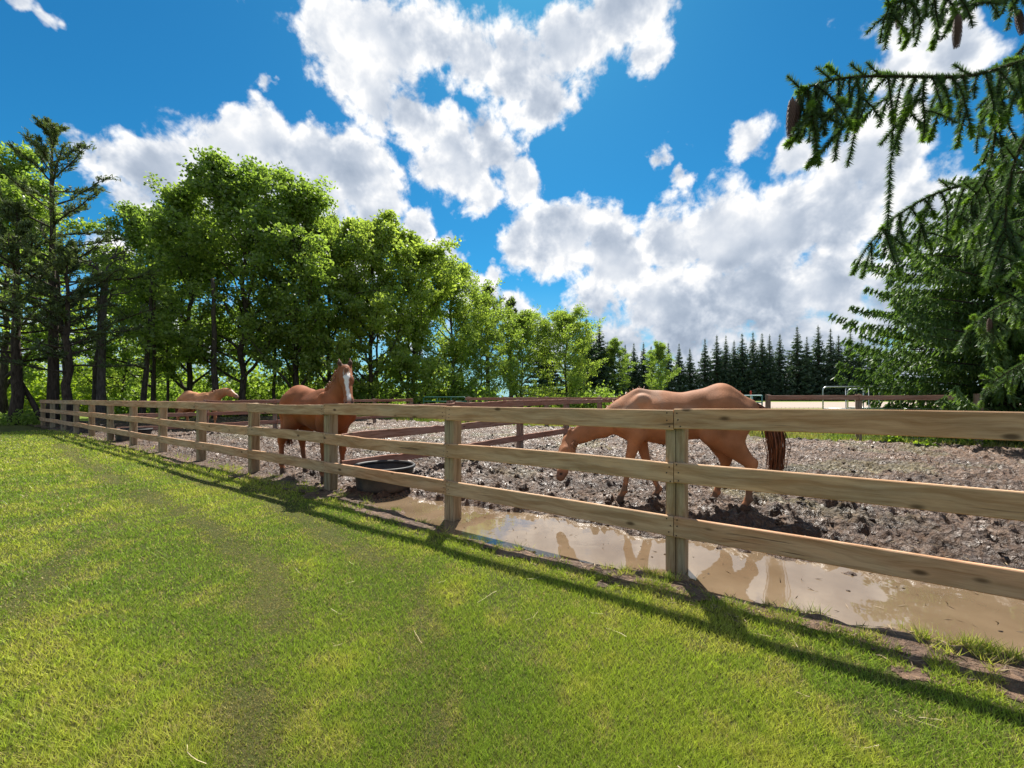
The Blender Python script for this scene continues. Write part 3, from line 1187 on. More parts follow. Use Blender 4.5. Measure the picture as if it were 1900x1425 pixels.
    # neck: a deep narrow arch
    nk = [np.array(p, float) for p in P['neck']]
    rs = P.get('neck_r', (.215, .165, .125, .10))
    lats = P.get('neck_lat') or [Y] * len(nk)
    for i in range(len(nk) - 1):
        B.cone(nk[i], nk[i + 1], rs[i], rs[i + 1], lats[i], P.get('neck_k', .58), .07)
    # head
    hl = float(np.linalg.norm(muz - poll))
    at_ = lambda t, f=0.0, l=0.0: poll + ax * (hl * t) + frt * f + lat * l
    B.cone(at_(.04, -.01), at_(.32, .005), .098, .106, lat, .90, .05)
    B.cone(at_(.30, .012), at_(.88, .006), .084, .056, lat, .95, .04)
    B.cone(at_(.24, -.085), at_(.40, -.070), .098, .070, lat, .62, .04)
    B.cone(at_(.38, -.070), at_(.86, -.030), .062, .042, lat, .85, .04)
    B.cone(at_(.86, -.008), at_(.98, -.020), .070, .060, lat, 1.0, .03)
    for s_ in (-1, 1):
        B.cone(at_(.30, .030, .068 * s_), at_(.36, .022, .070 * s_), .030, .024, None, 1, .03)
        ear = P.get('ear', 0.0)
        b0 = at_(-.00, .015, .058 * s_)
        b1 = b0 - ax * .095 + lat * (.018 * s_) + frt * (.02 - ear * .06)
        b2 = b0 - ax * .205 + lat * (.020 * s_) + frt * (.005 - ear * .12)
        B.cone(b0, b1, .030, .033, frt, .7, .02)
        B.cone(b1, b2, .034, .003, frt, .6, .01)
        B.cone(b1 + frt * .034 - ax * -.01, b1 + frt * .026 - ax * .05, .021, .008, None, 1, .008, sub=True)
        B.cone(at_(.93, .035, .042 * s_), at_(.97, .026, .050 * s_), .012, .014, None, 1, .012, sub=True)
    # tail stump
    B.cone((-.88, 0, 1.26), P.get('dock', (-.98, 0, 1.16)), .055, .035, None, 1, .05)
    Vv, Qq = surface_nets(B.F, B.lo, h)
    # light smoothing keeps the skin even
    for it in range(2):
        acc_ = np.zeros_like(Vv)
        cn = np.zeros(len(Vv))
        for a_ in range(4):
            for b_ in (1, 3):
                np.add.at(acc_, Qq[:, a_], Vv[Qq[:, (a_ + b_) % 4]])
                np.add.at(cn, Qq[:, a_], 1)
        Vv = Vv * .55 + .45 * acc_ / np.maximum(cn, 1)[:, None]
    # coat colours
    x, y, z = Vv.T
    base = np.array(P['coat'])
    col = np.tile(base, (len(Vv), 1))
    n1 = fbm(x * 3 + 9, z * 3 + y * 2, 4, P['seed'])
    n2_ = fbm(x * 9 + 3, z * 9 + y * 5, 3, P['seed'] + 20)
    col *= ((.55 + .70 * n1) * (.80 + .40 * n2_))[:, None]

    def lay(mask, c_):
        nonlocal col
        col = col * (1 - mask[:, None]) + np.array(c_) * mask[:, None]
    dust = P.get('dust')
    if dust:
        md = sstep(.44, .60, fbm(x * 4.2, z * 5 + y, 4, P['seed'] + 3)) * sstep(.95, 1.25, z) * (1 - sstep(-.10, -.35, x)) * dust
        lay(md, (.36, .24, .17))
    legm = sstep(.62, .30, z) * (np.abs(x) < 1.2) * (z < .65)
    hd = (Vv - poll) @ ax / hl
    fr_, la_ = (Vv - poll) @ frt, (Vv - poll) @ lat
    nearhead = ((np.abs(la_) < .16) & (hd > -.45) & (hd < 1.25) & (np.abs(fr_) < .24))
    legm = legm * (~nearhead)
    lay(legm * .35, base * np.array((1.25, 1.35, 1.45)))
    mudm = sstep(.50, .14, z) * sstep(.30, .55, fbm(x * 14, z * 14 + y * 9, 3, P['seed'] + 8)) * (~nearhead)
    lay(mudm * .85, (.15, .105, .075))
    lay(sstep(.115, .07, z) * (~nearhead) * .92, (.085, .062, .048))
    # muzzle and blaze
    lay(nearhead * sstep(.80, .95, hd) * .75, P.get('nose', (.22, .15, .13)))
    for s_ in (-1, 1):
        nd = np.linalg.norm(Vv - at_(.955, .030, .047 * s_), axis=1)
        lay(sstep(.026, .013, nd), (.03, .02, .018))
    bl = P.get('blaze', 0)
    if bl:
        wid = bl * (1.0 - .28 * sstep(.25, .6, hd) + .25 * sstep(.05, .2, hd) * (1 - sstep(.3, .4, hd)))
        edge_ = np.abs(la_ - .006 * np.sin(hd * 9)) + (vnoise(hd * 22, fr_ * 0, 3) - .5) * .012
        m_ = sstep(wid + .006, wid - .006, edge_) * (fr_ > -.005) * sstep(.06, .13, hd) * (1 - sstep(.86, .96, hd)) * nearhead
        lay(m_ * 1.0, (.78, .74, .70))
    # inner ears dark
    em = nearhead * (hd < -.05) * sstep(.046, .058, fr_) * P.get('dark_ear', 0)
    lay(em, (.05, .03, .02))
    skin = link('body', mesh_np('body', Vv, Qq, M_COAT, True, col=np.clip(col, 0, 1)), root)
    # eyes
    for s_ in (-1, 1):
        mb = MB()
        mb.lathe([(.0003, -.019)] + [(.019 * math.sin(t), -.019 * math.cos(t)) for t in np.linspace(.3, 2.9, 7)] + [(.0003, .019)], 12)
        c_ = at_(.325, .036, .082 * s_)
        link('eye', mb.mesh('eye', M_EYE, True), root, c_)
    # mane along the crest
    r = np.random.default_rng(P['seed'] + 50)
    crest = [np.array(p, float) for p in P['crest']]
    side = np.array(P['mane_side'], float)
    curves = []
    for i in range(P.get('mane_n', 260)):
        t = r.uniform(0, 1) * (len(crest) - 1)
        k = min(int(t), len(crest) - 2)
        b = crest[k] + (crest[k + 1] - crest[k]) * (t - k) + r.normal(0, .012, 3)
        L = P.get('mane_len', .20) * r.uniform(.55, 1.2)
        out = side * r.uniform(.05, .12) + r.normal(0, .02, 3)
        curves.append([b, b + out * .7 + np.array((0, 0, .012)), b + out - np.array((0, 0, L * .45)), b + out * 1.1 + r.normal(0, .02, 3) - np.array((0, 0, L))])
    strands(curves, .012, M_MANE, 'mane', root, P['seed'])
    curves = []
    for i in range(60):
        b = at_(-.03, .02) + lat * r.normal(0, .022) + frt * r.normal(.02, .01)
        e_ = at_(r.uniform(.16, .30), .115) + lat * r.normal(0, .028)
        mid = (b + e_) / 2 + frt * .035
        curves.append([b, mid, e_])
    strands(curves, .010, M_MANE, 'forelock', root, P['seed'] + 1)
    # tail
    tl = [np.array(p, float) for p in P['tail']]
    curves = []
    wt_ = P.get('tail_w', .055)
    for i in range(320):
        o1 = r.normal(0, 1, 3) * np.array((1, 1, .3))
        pts = []
        n = len(tl)
        stop = r.uniform(.72, 1.0)
        for j in range(n):
            f = j / (n - 1)
            wd = wt_ * (.35 + 1.1 * math.sin(min(1, f * 1.25) * math.pi * .55)) * (1 if f < .8 else .8)
            q_ = f * stop * (n - 1)
            k = min(int(q_), n - 2)
            p = tl[k] + (tl[k + 1] - tl[k]) * (q_ - k)
            pts.append(p + o1 * wd * .55 + r.normal(0, .006, 3))
        curves.append(pts)
    strands(curves, .014, M_TAIL, 'tail', root, P['seed'] + 2)
    return root


def to_local(loc, yaw, sc):
    R = np.array(((math.cos(yaw), math.sin(yaw), 0), (-math.sin(yaw), math.cos(yaw), 0), (0, 0, 1)))
    return lambda p: R @ (np.array(p, float) - np.array((loc[0], loc[1], 0))) / sc, lambda v: R @ np.array(v, float)


def px(u, v, Z):
    return np.array(((u - 950) / F * Z, Z, EYE + (738 - v) / F * Z))


# --- the watching horse, head up and turned to the camera
loc, yaw, sc = (-3.30, 6.98), math.radians(-34), 1.03
L_, Vd = to_local(loc, yaw, sc)
poll, muz = L_(px(641, 690, 6.40)), L_(px(648, 756, 6.08))
latw = Vd((.93, .36, 0))
make_horse('chestnut horse with a white blaze looking over the fence at the camera', loc, yaw, sc, dict(
    seed=1, coat=(.31, .110, .046), blaze=.036, h=.0125,
    legs={'fl': (.50, .13, 0), 'fr': (.40, -.15, 0), 'hl': (-.62, .13, 0), 'hr': (-.86, -.14, 0)},
    neck=[(.50, 0, 1.22), (.66, -.03, 1.42), tuple(poll * .45 + np.array((.70, -.05, 1.50)) * .55 + (0, 0, .04)), tuple(poll - np.array((0, 0, .03)))],
    neck_lat=[(0, 1, 0), (.2, 1, 0), tuple(latw)], neck_r=(.215, .165, .120, .095), neck_k=.62,
    poll=poll, muzzle=muz, lat=latw, front=Vd((.35, -.93, 0)), ear=-.25, dark_ear=.9,
    crest=[(.36, 0, 1.47), (.55, .0, 1.585), (.66, -.02, 1.69), tuple(poll + np.array((-.03, 0, .06)))],
    mane_side=Vd((-.8, -.25, 0)), mane_n=240, mane_len=.20,
    dock=(-.97, 0, 1.18), tail=[(-.93, 0, 1.24), (-1.02, .0, 1.10), (-1.03, .02, .9), (-1.0, .03, .65), (-.99, .03, .42)]))

# --- the grazing horse, walking left with its nose near the ground
loc, yaw, sc = (2.05, 5.25), math.radians(161), 1.0
L_, Vd = to_local(loc, yaw, sc)
ft = {k: L_((*gp(u, EYE * F / (v - 738)), 0)) for k, (u, v) in {'fl': (1150, 940), 'fr': (1216, 934), 'hl': (1383, 955), 'hr': (1326, 945)}.items()}
poll, muz = L_(px(1058, 822, 5.56)), L_(px(1042, 890, 5.30))
make_horse('chestnut horse grazing with lowered head in the near paddock', loc, yaw, sc, dict(
    seed=2, coat=(.42, .185, .092), dust=.55, h=.0125, dip=.035,
    legs={'fl': (ft['fl'][0], .13, 0), 'fr': (ft['fr'][0], -.13, 0), 'hl': (ft['hl'][0], .13, 0), 'hr': (ft['hr'][0], -.13, 0)},
    neck=[(.52, 0, 1.16), tuple(np.array((.55, 0, 1.16)) * .55 + poll * .45), tuple(np.array((.55, 0, 1.14)) * .25 + poll * .75 + (0, 0, .02)), tuple(poll)],
    neck_r=(.205, .145, .105, .085), neck_k=.60,
    poll=poll, muzzle=muz, lat=Vd((.80, .60, 0)), front=Vd((-.55, -.80, .35)), ear=-.1, nose=(.11, .075, .065),
    crest=[(.34, 0, 1.47), (.55, 0, 1.40), tuple(np.array((.6, 0, 1.38)) * .5 + (poll + (0, 0, .10)) * .5), tuple(poll + (0, 0, .09))],
    mane_side=(0, -.5, 0.05), mane_n=200, mane_len=.15, tail_w=.06,
    dock=(-1.0, .0, 1.17), tail=[(-.93, 0, 1.27), (-1.06, .02, 1.17), (-1.13, .05, .98), (-1.15, .06, .75), (-1.14, .06, .52), (-1.10, .06, .38)]))

# --- the far horse in the left paddock, side on
loc, yaw, sc = (-13.05, 17.2), math.radians(-8), 1.08
L_, Vd = to_local(loc, yaw, sc)
make_horse('pale chestnut horse seen side on beyond the left cross fence', loc, yaw, sc, dict(
    seed=3, coat=(.50, .235, .115), blaze=.022, h=.018,
    legs={'fl': (.52, .13, 0), 'fr': (.42, -.13, 0), 'hl': (-.66, .13, 0), 'hr': (-.84, -.13, 0)},
    neck=[(.50, 0, 1.20), (.78, 0, 1.38), (1.0, 0, 1.47), (1.14, 0, 1.50)], neck_r=(.215, .165, .128, .10),
    poll=(1.16, 0, 1.52), muzzle=(1.66, -.10, 1.29), lat=(0.1, 1, 0), front=(.4, 0, .9), ear=.9,
    crest=[(.34, 0, 1.47), (.6, 0, 1.53), (.9, 0, 1.58), (1.12, 0, 1.60)],
    mane_side=(0, .5, 0), mane_n=160, mane_len=.17,
    dock=(-.97, 0, 1.18), tail=[(-.93, 0, 1.24), (-1.02, 0, 1.10), (-1.04, 0, .9), (-1.0, 0, .65), (-.99, 0, .42)]))

# ================================================================== trees
M_BARK = bark_mat('grey_bark', (.035, .028, .022, 1), (.12, .10, .08, 1))
M_BARKP = bark_mat('pine_bark', (.03, .022, .018, 1), (.10, .075, .06, 1))
M_DEAD = bark_mat('dead_wood', (.06, .05, .045, 1), (.16, .14, .125, 1))
M_LEAF = leaf_mat('beech_leaves', (.085, .155, .026, 1), (.36, .46, .095, 1), .62, patch=.30)
M_LEAF2 = leaf_mat('maple_leaves', (.12, .20, .034, 1), (.43, .50, .11, 1), .62, patch=.30)
M_BUSH = leaf_mat('hedge_leaves', (.16, .26, .025, 1), (.36, .44, .05, 1), .6, patch=.5)
M_PINEN = leaf_mat('pine_needles', (.055, .085, .034, 1), (.14, .18, .065, 1), .40, patch=.5)
M_SPRN = leaf_mat('spruce_needles', (.036, .066, .042, 1), (.095, .145, .075, 1), .34, patch=.6)
M_SPRG = leaf_mat('near_spruce_needles', (.050, .105, .030, 1), (.185, .28, .065, 1), .42, patch=.9)
M_TIP = leaf_mat('spruce_new_growth', (.10, .20, .03, 1), (.24, .36, .06, 1), .45, patch=.9)
M_NEEDLE = leaf_mat('spruce_twig_needles', (.034, .078, .028, 1), (.12, .195, .058, 1), .38, patch=3.0, gloss=.05)


def cards(P, sx, sy, r, droop=None, axis=None, flat=0.0, fold=True):
    """little leaf quads (diamonds) at points P; returns V, Q"""
    n = len(P)
    if axis is None:
        a = r.normal(0, 1, (n, 3))
        a[:, 2] -= .25
    else:
        a = axis + r.normal(0, .35, (n, 3))
    a /= np.linalg.norm(a, axis=1)[:, None] + 1e-9
    b = r.normal(0, 1, (n, 3))
    if flat:
        b[:, 2] *= (1 - flat)
    b -= a * (a * b).sum(1)[:, None]
    b /= np.linalg.norm(b, axis=1)[:, None] + 1e-9
    s1 = (sx * r.uniform(.7, 1.3, n))[:, None]
    s2 = (sy * r.uniform(.7, 1.3, n))[:, None]
    V_ = np.stack([P - a * s1 * .5, P + b * s2 * .5 + a * s1 * .05, P + a * s1 * .5, P - b * s2 * .5 + a * s1 * .05], 1).reshape(-1, 3)
    Q_ = np.arange(4 * n).reshape(n, 4)
    return V_, Q_


def limb_path(r, a, d, L, n=6, wander=.12, up=0.0):
    pts = [np.array(a, float)]
    d = np.array(d, float)
    for i in range(n):
        d = d + r.normal(0, wander, 3) + np.array((0, 0, up))
        d /= np.linalg.norm(d)
        pts.append(pts[-1] + d * L / n)
    return pts


def leafy_tree(seed, H_=17.0, R_=4.2, base=.22, leaves=11000, leaf=.27, shape='oval', lean=0.0):
    """broadleaf tree: returns trunk mesh data and crown mesh data"""
    r = np.random.default_rng(seed)
    mb = MB()
    n = 10
    tr = [np.array((0, 0, -.3))]
    for i in range(1, n + 1):
        tr.append(np.array((r.normal(0, .10) + lean * (i / n) ** 2, r.normal(0, .10), H_ * .86 * i / n)))
    rad = [.19 * (H_ / 17) * (1.35 if i == 0 else 1) * (1 - .88 * i / n) + .02 for i in range(n + 1)]
    mb.tube(tr, rad, 9)
    tips = []
    nl = int(26 + r.integers(0, 6))
    for i in range(nl):
        f = base + (1 - base) * (i + r.uniform(0, .8)) / nl
        z = H_ * .86 * f
        k = min(int(f * n), n - 1)
        o = tr[k] + (tr[k + 1] - tr[k]) * (f * n - k)
        az = i * 2.4 + r.uniform(-.4, .4)
        prof = math.sin(math.pi * min(.93, max(.12, (f - base) / (1 - base) * .78 + .24))) ** .6
        L = R_ * prof * r.uniform(.75, 1.15)
        el = r.uniform(.25, .7) + .5 * f
        d = (math.cos(az) * math.cos(el), math.sin(az) * math.cos(el), math.sin(el))
        pts = limb_path(r, o, d, L * 1.15, 6, .14, .02)
        r0 = max(.03, rad[k] * .5)
        mb.tube(pts, [r0 * (1 - .85 * j / 6) + .008 for j in range(7)], 6, False)
        for j in range(2, 7):
            for q_ in range(2 if j < 6 else 3):
                d2 = pts[j] - pts[j - 1]
                d2 = d2 / np.linalg.norm(d2) + r.normal(0, .75, 3)
                d2 /= np.linalg.norm(d2)
                L2 = L * r.uniform(.22, .42)
                p2 = limb_path(r, pts[j], d2, L2, 3, .2, .04)
                mb.tube(p2, [r0 * .28, r0 * .2, r0 * .12, .008], 4, False)
                tips += p2[1:]
    # leader twigs
    for i in range(10):
        d = r.normal(0, .6, 3)
        d[2] = abs(d[2]) + .6
        p2 = limb_path(r, tr[-2], d / np.linalg.norm(d), H_ * .16 * r.uniform(.6, 1.1), 3, .2, .05)
        tips += p2[1:]
    tips = np.array(tips)
    # clumps of leaves around the twig ends, sized unevenly
    nc = len(tips)
    wgt = r.uniform(.3, 1.6, nc) ** 1.5
    pick = r.choice(nc, leaves, p=wgt / wgt.sum())
    cr = r.uniform(.35, .75, nc) * R_ / 4.2
    off = r.normal(0, 1, (leaves, 3))
    off /= np.linalg.norm(off, axis=1)[:, None]
    off *= (r.uniform(0, 1, leaves) ** .5)[:, None] * cr[pick][:, None]
    off[:, 2] *= .62
    P = tips[pick] + off
    P[:, 2] -= .12 * (off[:, 0] ** 2 + off[:, 1] ** 2)
    V_, Q_ = cards(P, leaf, leaf * .62, r)
    return mb, V_, Q_


def put_tree(name, label, cat, trunk, crown, loc, rz, sc, group=None, sz=None):
    root = bpy.data.objects.new(name, None)
    COL.objects.link(root)
    root.location = loc
    root.rotation_euler = (0, 0, rz)
    root.scale = (sc, sc, sz or sc)
    tag(root, label, cat, group)
    if trunk:
        link('trunk', trunk, root)
    if crown:
        link('crown', crown, root)
    return root


BROAD = []
for i, (Hh, Rr, bs, nl, lf) in enumerate([(17.5, 5.2, .15, 33000, .24), (18, 5.0, .09, 33000, .24), (16.5, 5.2, .04, 34000, .24), (13, 5.4, .02, 26000, .25), (14.5, 4.8, .03, 26000, .25)]):
    mb, V_, Q_ = leafy_tree(500 + i, Hh, Rr, bs, nl, lf)
    mt = M_LEAF if i < 2 else M_LEAF2
    BROAD.append((mb.mesh('trunk', M_BARK, True), mesh_np('crown', V_, Q_, mt), Hh))


def top_height(v, Z):
    return EYE + (738 - v) / F * Z


# photo column, depth, photo height of the crown top, variant, crown width factor, label
LEAFY = [
    (8, 30, 262, 1, 1.0, 'tall bright green broadleaf tree at the left picture edge behind the pine'),
    (285, 31, 385, 0, .92, 'broadleaf tree at the left end of the tall leafy group'),
    (352, 29, 332, 1, .95, 'tall leafy tree straight behind the far left horse'),
    (452, 29, 303, 0, 1.05, 'tallest leafy tree of the group, left of the watching horse'),
    (548, 30, 318, 1, 1.02, 'tall leafy tree rising directly above the watching horse'),
    (612, 33, 392, 2, .85, 'leafy tree just right above the watching horse ears'),
    (690, 34, 398, 2, 1.0, 'rounded leafy tree right of the watching horse with a forked trunk'),
    (768, 37, 420, 4, 1.05, 'leafy tree left of the green gate, second in the descending row'),
    (838, 41, 476, 2, .95, 'pale leafy tree above the dark green gate'),
    (893, 45, 545, 3, .62, 'small leafy tree with low boughs right of the dark green gate'),
    (968, 50, 580, 3, .95, 'broad pale green tree between the two groups of dark conifers'),
    (1050, 53, 578, 3, .92, 'bushy pale green tree left of the darkest tall conifer'),
    (1140, 66, 627, 1, 1.0, 'small mid green tree at the left end of the conifer row'),
    (1222, 104, 632, 1, .9, 'mid green broadleaf tree standing inside the conifer row'),
    (230, 38, 470, 2, .80, 'half hidden leafy tree between the dead tree and the tall group'),
]
r0 = random.Random(3)
for (u, Z, v, k, wf, lab) in LEAFY:
    tr_, cr_, Hh = BROAD[k]
    x = (u - 950) / F * Z
    hz = top_height(v, Z) / (Hh * .985)
    put_tree('broadleaf_tree', lab, 'tree', tr_, cr_, (x, Z, -.1), r0.uniform(0, 6.28), hz * wf, sz=hz)

# slender bare trunks standing inside the grove
random.seed(12)
TRUNKS = [(35, 23, .21, 'dark trunk leftmost of the grove, near the picture edge'), (128, 23.5, .24, 'dark trunk close behind the big pine trunk'), (170, 24.5, .26, 'thick grey trunk between the pine and the dead tree'),
          (198, 27, .17, 'dark straight trunk right of the thick grey one'), (262, 25.5, .28, 'pale grey trunk left of the far horse rump'), (283, 27, .19, 'dark reddish trunk just left of the far horse rump'),
          (310, 29, .16, 'thin dark trunk above the far horse back'), (402, 27, .36, 'thick dark trunk above the far horse muzzle'), (507, 31, .22, 'dark trunk left above the watching horse rump'),
          (700, 36, .22, 'slim trunk right of the watching horse head'), (756, 38, .28, 'trunk right of the sky gap beside the watching horse')]
for (u, Z, rad, lab) in TRUNKS:
    r = np.random.default_rng(int(u))
    mb = MB()
    Hh = 9.5
    lx, ly = r.normal(0, .06, 2)
    pts = [(lx * i + r.normal(0, .04), ly * i + r.normal(0, .04), -.3 + Hh * i / 8) for i in range(9)]
    mb.tube(pts, [rad * .62 * (1.25 if i == 0 else 1) * (1 - .07 * i) for i in range(9)], 10)
    for j in range(9):
        z = r.uniform(2.0, 9)
        az = r.uniform(0, 6.28)
        L = r.uniform(.8, 2.4)
        p = limb_path(r, (0, 0, z), (math.cos(az), math.sin(az), r.uniform(-.1, .5)), L, 5, .18)
        mb.tube(p, [.035, .028, .022, .016, .01, .006], 5, False)
    put_tree('tree_trunk', lab, 'trunk', mb.mesh('trunk', M_BARK, True), None, ((u - 950) / F * Z, Z, -.1), 0, 1, 'trunks in the grove')

# ------------------------------------------------------------------ dead tree
r = np.random.default_rng(77)
mb = MB()
Zd, ud = 24.0, 186
hd_ = top_height(432, Zd)
tr = [np.array((0, 0, -.2)), np.array((.05, 0, 2.5)), np.array((.12, 0, 5)), np.array((.20, 0, 7.0)), np.array((.30, 0, 8.2))]
mb.tube(tr, [.24, .20, .17, .14, .11], 9, False)


def gnarl(a, d, L, rad, depth):
    p = limb_path(r, a, d, L, 6, .30, .06)
    mb.tube(p, [rad * (1 - .8 * i / 6) + .006 for i in range(7)], 6, False)
    if depth:
        for j in (2, 3, 4, 5, 6):
            dd = r.normal(0, .8, 3) + np.array(d) * .5
            dd[1] *= .5
            gnarl(p[j], dd / np.linalg.norm(dd), L * r.uniform(.35, .55), rad * .42, depth - 1)


gnarl(tr[-1], (.55, 0, .8), hd_ - 8.3, .10, 2)
gnarl(tr[-1], (-.45, 0, .8), 2.4, .08, 2)
gnarl(tr[-2], (.9, .1, .35), 2.3, .07, 2)
gnarl(tr[-3], (-.9, .1, .3), 2.0, .06, 1)
put_tree('dead_tree', 'bare dead tree with twisted limbs against the white cloud gap', 'tree', mb.mesh('trunk', M_DEAD, True), None, ((ud - 950) / F * Zd, Zd, -.1), 0, 1)


# ------------------------------------------------------------------ white pines on the left
def pine(seed, H_, R_, bare, limbs, tuft_n, tuft, dens=1.0, wind=.0):
    r = np.random.default_rng(seed)
    mb = MB()
    n = 12
    tr = [np.array((r.normal(0, .05), r.normal(0, .05), -.3 + (H_ + .3) * i / n)) for i in range(n + 1)]
    mb.tube(tr, [.25 * (1.3 if i == 0 else 1) * (1 - .95 * i / n) + .02 for i in range(n + 1)], 9)
    P, Ax = [], []
    for i in range(limbs):
        f = bare + (1 - bare) * ((i + r.uniform(0, 1)) / limbs) ** .9
        z = H_ * f * .985
        k = min(int(f * n), n - 1)
        az = i * 2.4 + r.uniform(-.5, .5)
        taper = (1 - (f - bare) / (1 - bare)) ** .65
        L = R_ * max(.12, taper) * r.uniform(.65, 1.2)
        el = .05 + .75 * ((f - bare) / (1 - bare)) ** 1.3 + r.uniform(-.1, .15)
        d = (math.cos(az) * math.cos(el), math.sin(az) * math.cos(el), math.sin(el))
        p = limb_path(r, (tr[k][0], tr[k][1], z), d, L, 7, .07, .035)
        mb.tube(p, [.075 * (1 - f * .6) * (1 - .85 * j / 7) + .008 for j in range(8)], 5, False)
        for j in range(2, 8):
            for q_ in range(int(3 * dens) + 1):
                dd = (p[j] - p[j - 1]) / np.linalg.norm(p[j] - p[j - 1]) + r.normal(0, .55, 3) * np.array((1, 1, .45)) + np.array((0, 0, .15))
                dd /= np.linalg.norm(dd)
                L2 = r.uniform(.25, .8) * (.4 + .6 * L / R_)
                e_ = p[j] + dd * L2
                mb.tube([p[j], e_], [.018, .006], 4, False)
                m_ = tuft_n
                t = r.uniform(.35, 1.08, m_)
                P.append(p[j] + dd * (L2 * t)[:, None] + r.normal(0, .05, (m_, 3)))
                Ax.append(np.tile(dd + np.array((0, 0, .25)), (m_, 1)))
    P, Ax = np.concatenate(P), np.concatenate(Ax)
    Ax = Ax + r.normal(0, .55, Ax.shape)
    V_, Q_ = cards(P, tuft, tuft * .20, r, axis=Ax)
    return mb, V_, Q_


Zp = 22.0
mb, V_, Q_ = pine(31, top_height(228, Zp), 5.0, .30, 36, 13, .24)
put_tree('pine_tree', 'tall sparse pine with upswept limbs rising above the left grove', 'tree', mb.mesh('trunk', M_BARKP, True), mesh_np('crown', V_, Q_, M_PINEN), ((97 - 950) / F * Zp, Zp, -.1), .6, 1)
mb, V_, Q_ = pine(32, 11.2, 3.8, .30, 34, 15, .24, 1.2)
pm = (mb.mesh('trunk', M_BARKP, True), mesh_np('crown', V_, Q_, M_PINEN))
put_tree('pine_tree', 'lower olive pine crowding the left picture edge', 'tree', *pm, ((30 - 950) / F * 21, 21, -.1), 2.0, 1)
put_tree('pine_tree', 'low olive pine spreading beneath the tall sparse pine', 'tree', *pm, ((125 - 950) / F * 20.5, 20.5, -.1), 4.1, .82)
put_tree('pine_tree', 'dark pine showing behind the pale leafy tree, left of two', 'tree', *pm, ((905 - 950) / F * 52, 52, -.1), 1.0, 1.36)
put_tree('pine_tree', 'dark pine top behind the broad pale green tree, right of two', 'tree', *pm, ((948 - 950) / F * 56, 56, -.1), 3.0, 1.32)

# leaning forked limb at the pine foot
mb = MB()
r = np.random.default_rng(5)
p = limb_path(r, (0, 0, -.1), (-.42, 0, .9), 5.6, 7, .06, -.01)
mb.tube(p, [.15, .13, .115, .10, .085, .07, .05, .03], 7)
for j in (2, 4, 5, 6):
    q_ = limb_path(r, p[j], (r.uniform(-.9, -.3), 0, r.uniform(-.1, .6)), r.uniform(1, 1.8), 4, .15)
    mb.tube(q_, [.04, .03, .02, .012, .006], 5, False)
put_tree('leaning_tree', 'thin leaning bare stem beside the big pine trunk', 'tree', mb.mesh('trunk', M_BARKP, True), None, ((88 - 950) / F * 21.5, 21.5, -.1), 0, 1)


# ------------------------------------------------------------------ spruces
def spruce(seed, H_, R_, whorls, per, card, n_side=7, droop=.32, low=.03, hang=.0, step=.22, ex=.8, cap=99.0, tight=1.0):
    """whorled conifer: boughs sweep out and down, side shoots carry hanging needle sprays"""
    r = np.random.default_rng(seed)
    mb = MB()
    mb.tube([(0, 0, -.3), (0, 0, H_ * .5), (0, 0, H_)], [.028 * H_, .016 * H_, .012], 8)
    P, Ax, Sz = [], [], []
    for w in range(whorls):
        f0 = low + (1 - low) * (w + r.uniform(-.2, .2)) / whorls
        for k in range(per):
            f = min(.99, f0 + r.uniform(-.5, .5) / whorls)
            z = H_ * f
            az = w * 1.3 + 2 * math.pi * (k + r.uniform(-.3, .3)) / per
            L = min(cap, R_ * (1 - f) ** ex) * r.uniform(.62, 1.16) + .04
            m_ = max(4, int(L / step))
            t = (np.arange(m_) + r.uniform(0, 1, m_)) / m_
            dz = -droop * L * t * (1 - .35 * t) + .22 * L * t ** 3
            c_, s_ = math.cos(az), math.sin(az)
            spine = np.stack([c_ * L * t, s_ * L * t, z + dz + .08 * L], -1)
            d = np.array((c_, s_, -.25))
            if L > .8:
                mb.tube([(0, 0, z), tuple(spine[m_ // 3]), tuple(spine[int(m_ * .72)])], [.011 * L + .004, .008 * L, .004], 4, False)
            for j in range(m_):
                for q_ in range(n_side):
                    sd = 1 if q_ % 2 else -1
                    out = np.array((-s_ * sd, c_ * sd, 0)) * r.uniform(.15, .75) + d * r.uniform(.25, .9) + np.array((0, 0, -hang * r.uniform(.4, 1.2)))
                    lw = tight * (.10 + .28 * (1 - t[j])) * min(L, 2.4) * r.uniform(.3, 1)
                    P.append(spine[j] + out * lw * r.uniform(.1, 1))
                    Ax.append(out)
                    Sz.append(r.uniform(.7, 1.3))
    P, Ax, Sz = np.array(P), np.array(Ax), np.array(Sz)
    return mb, P, Ax, Sz, r


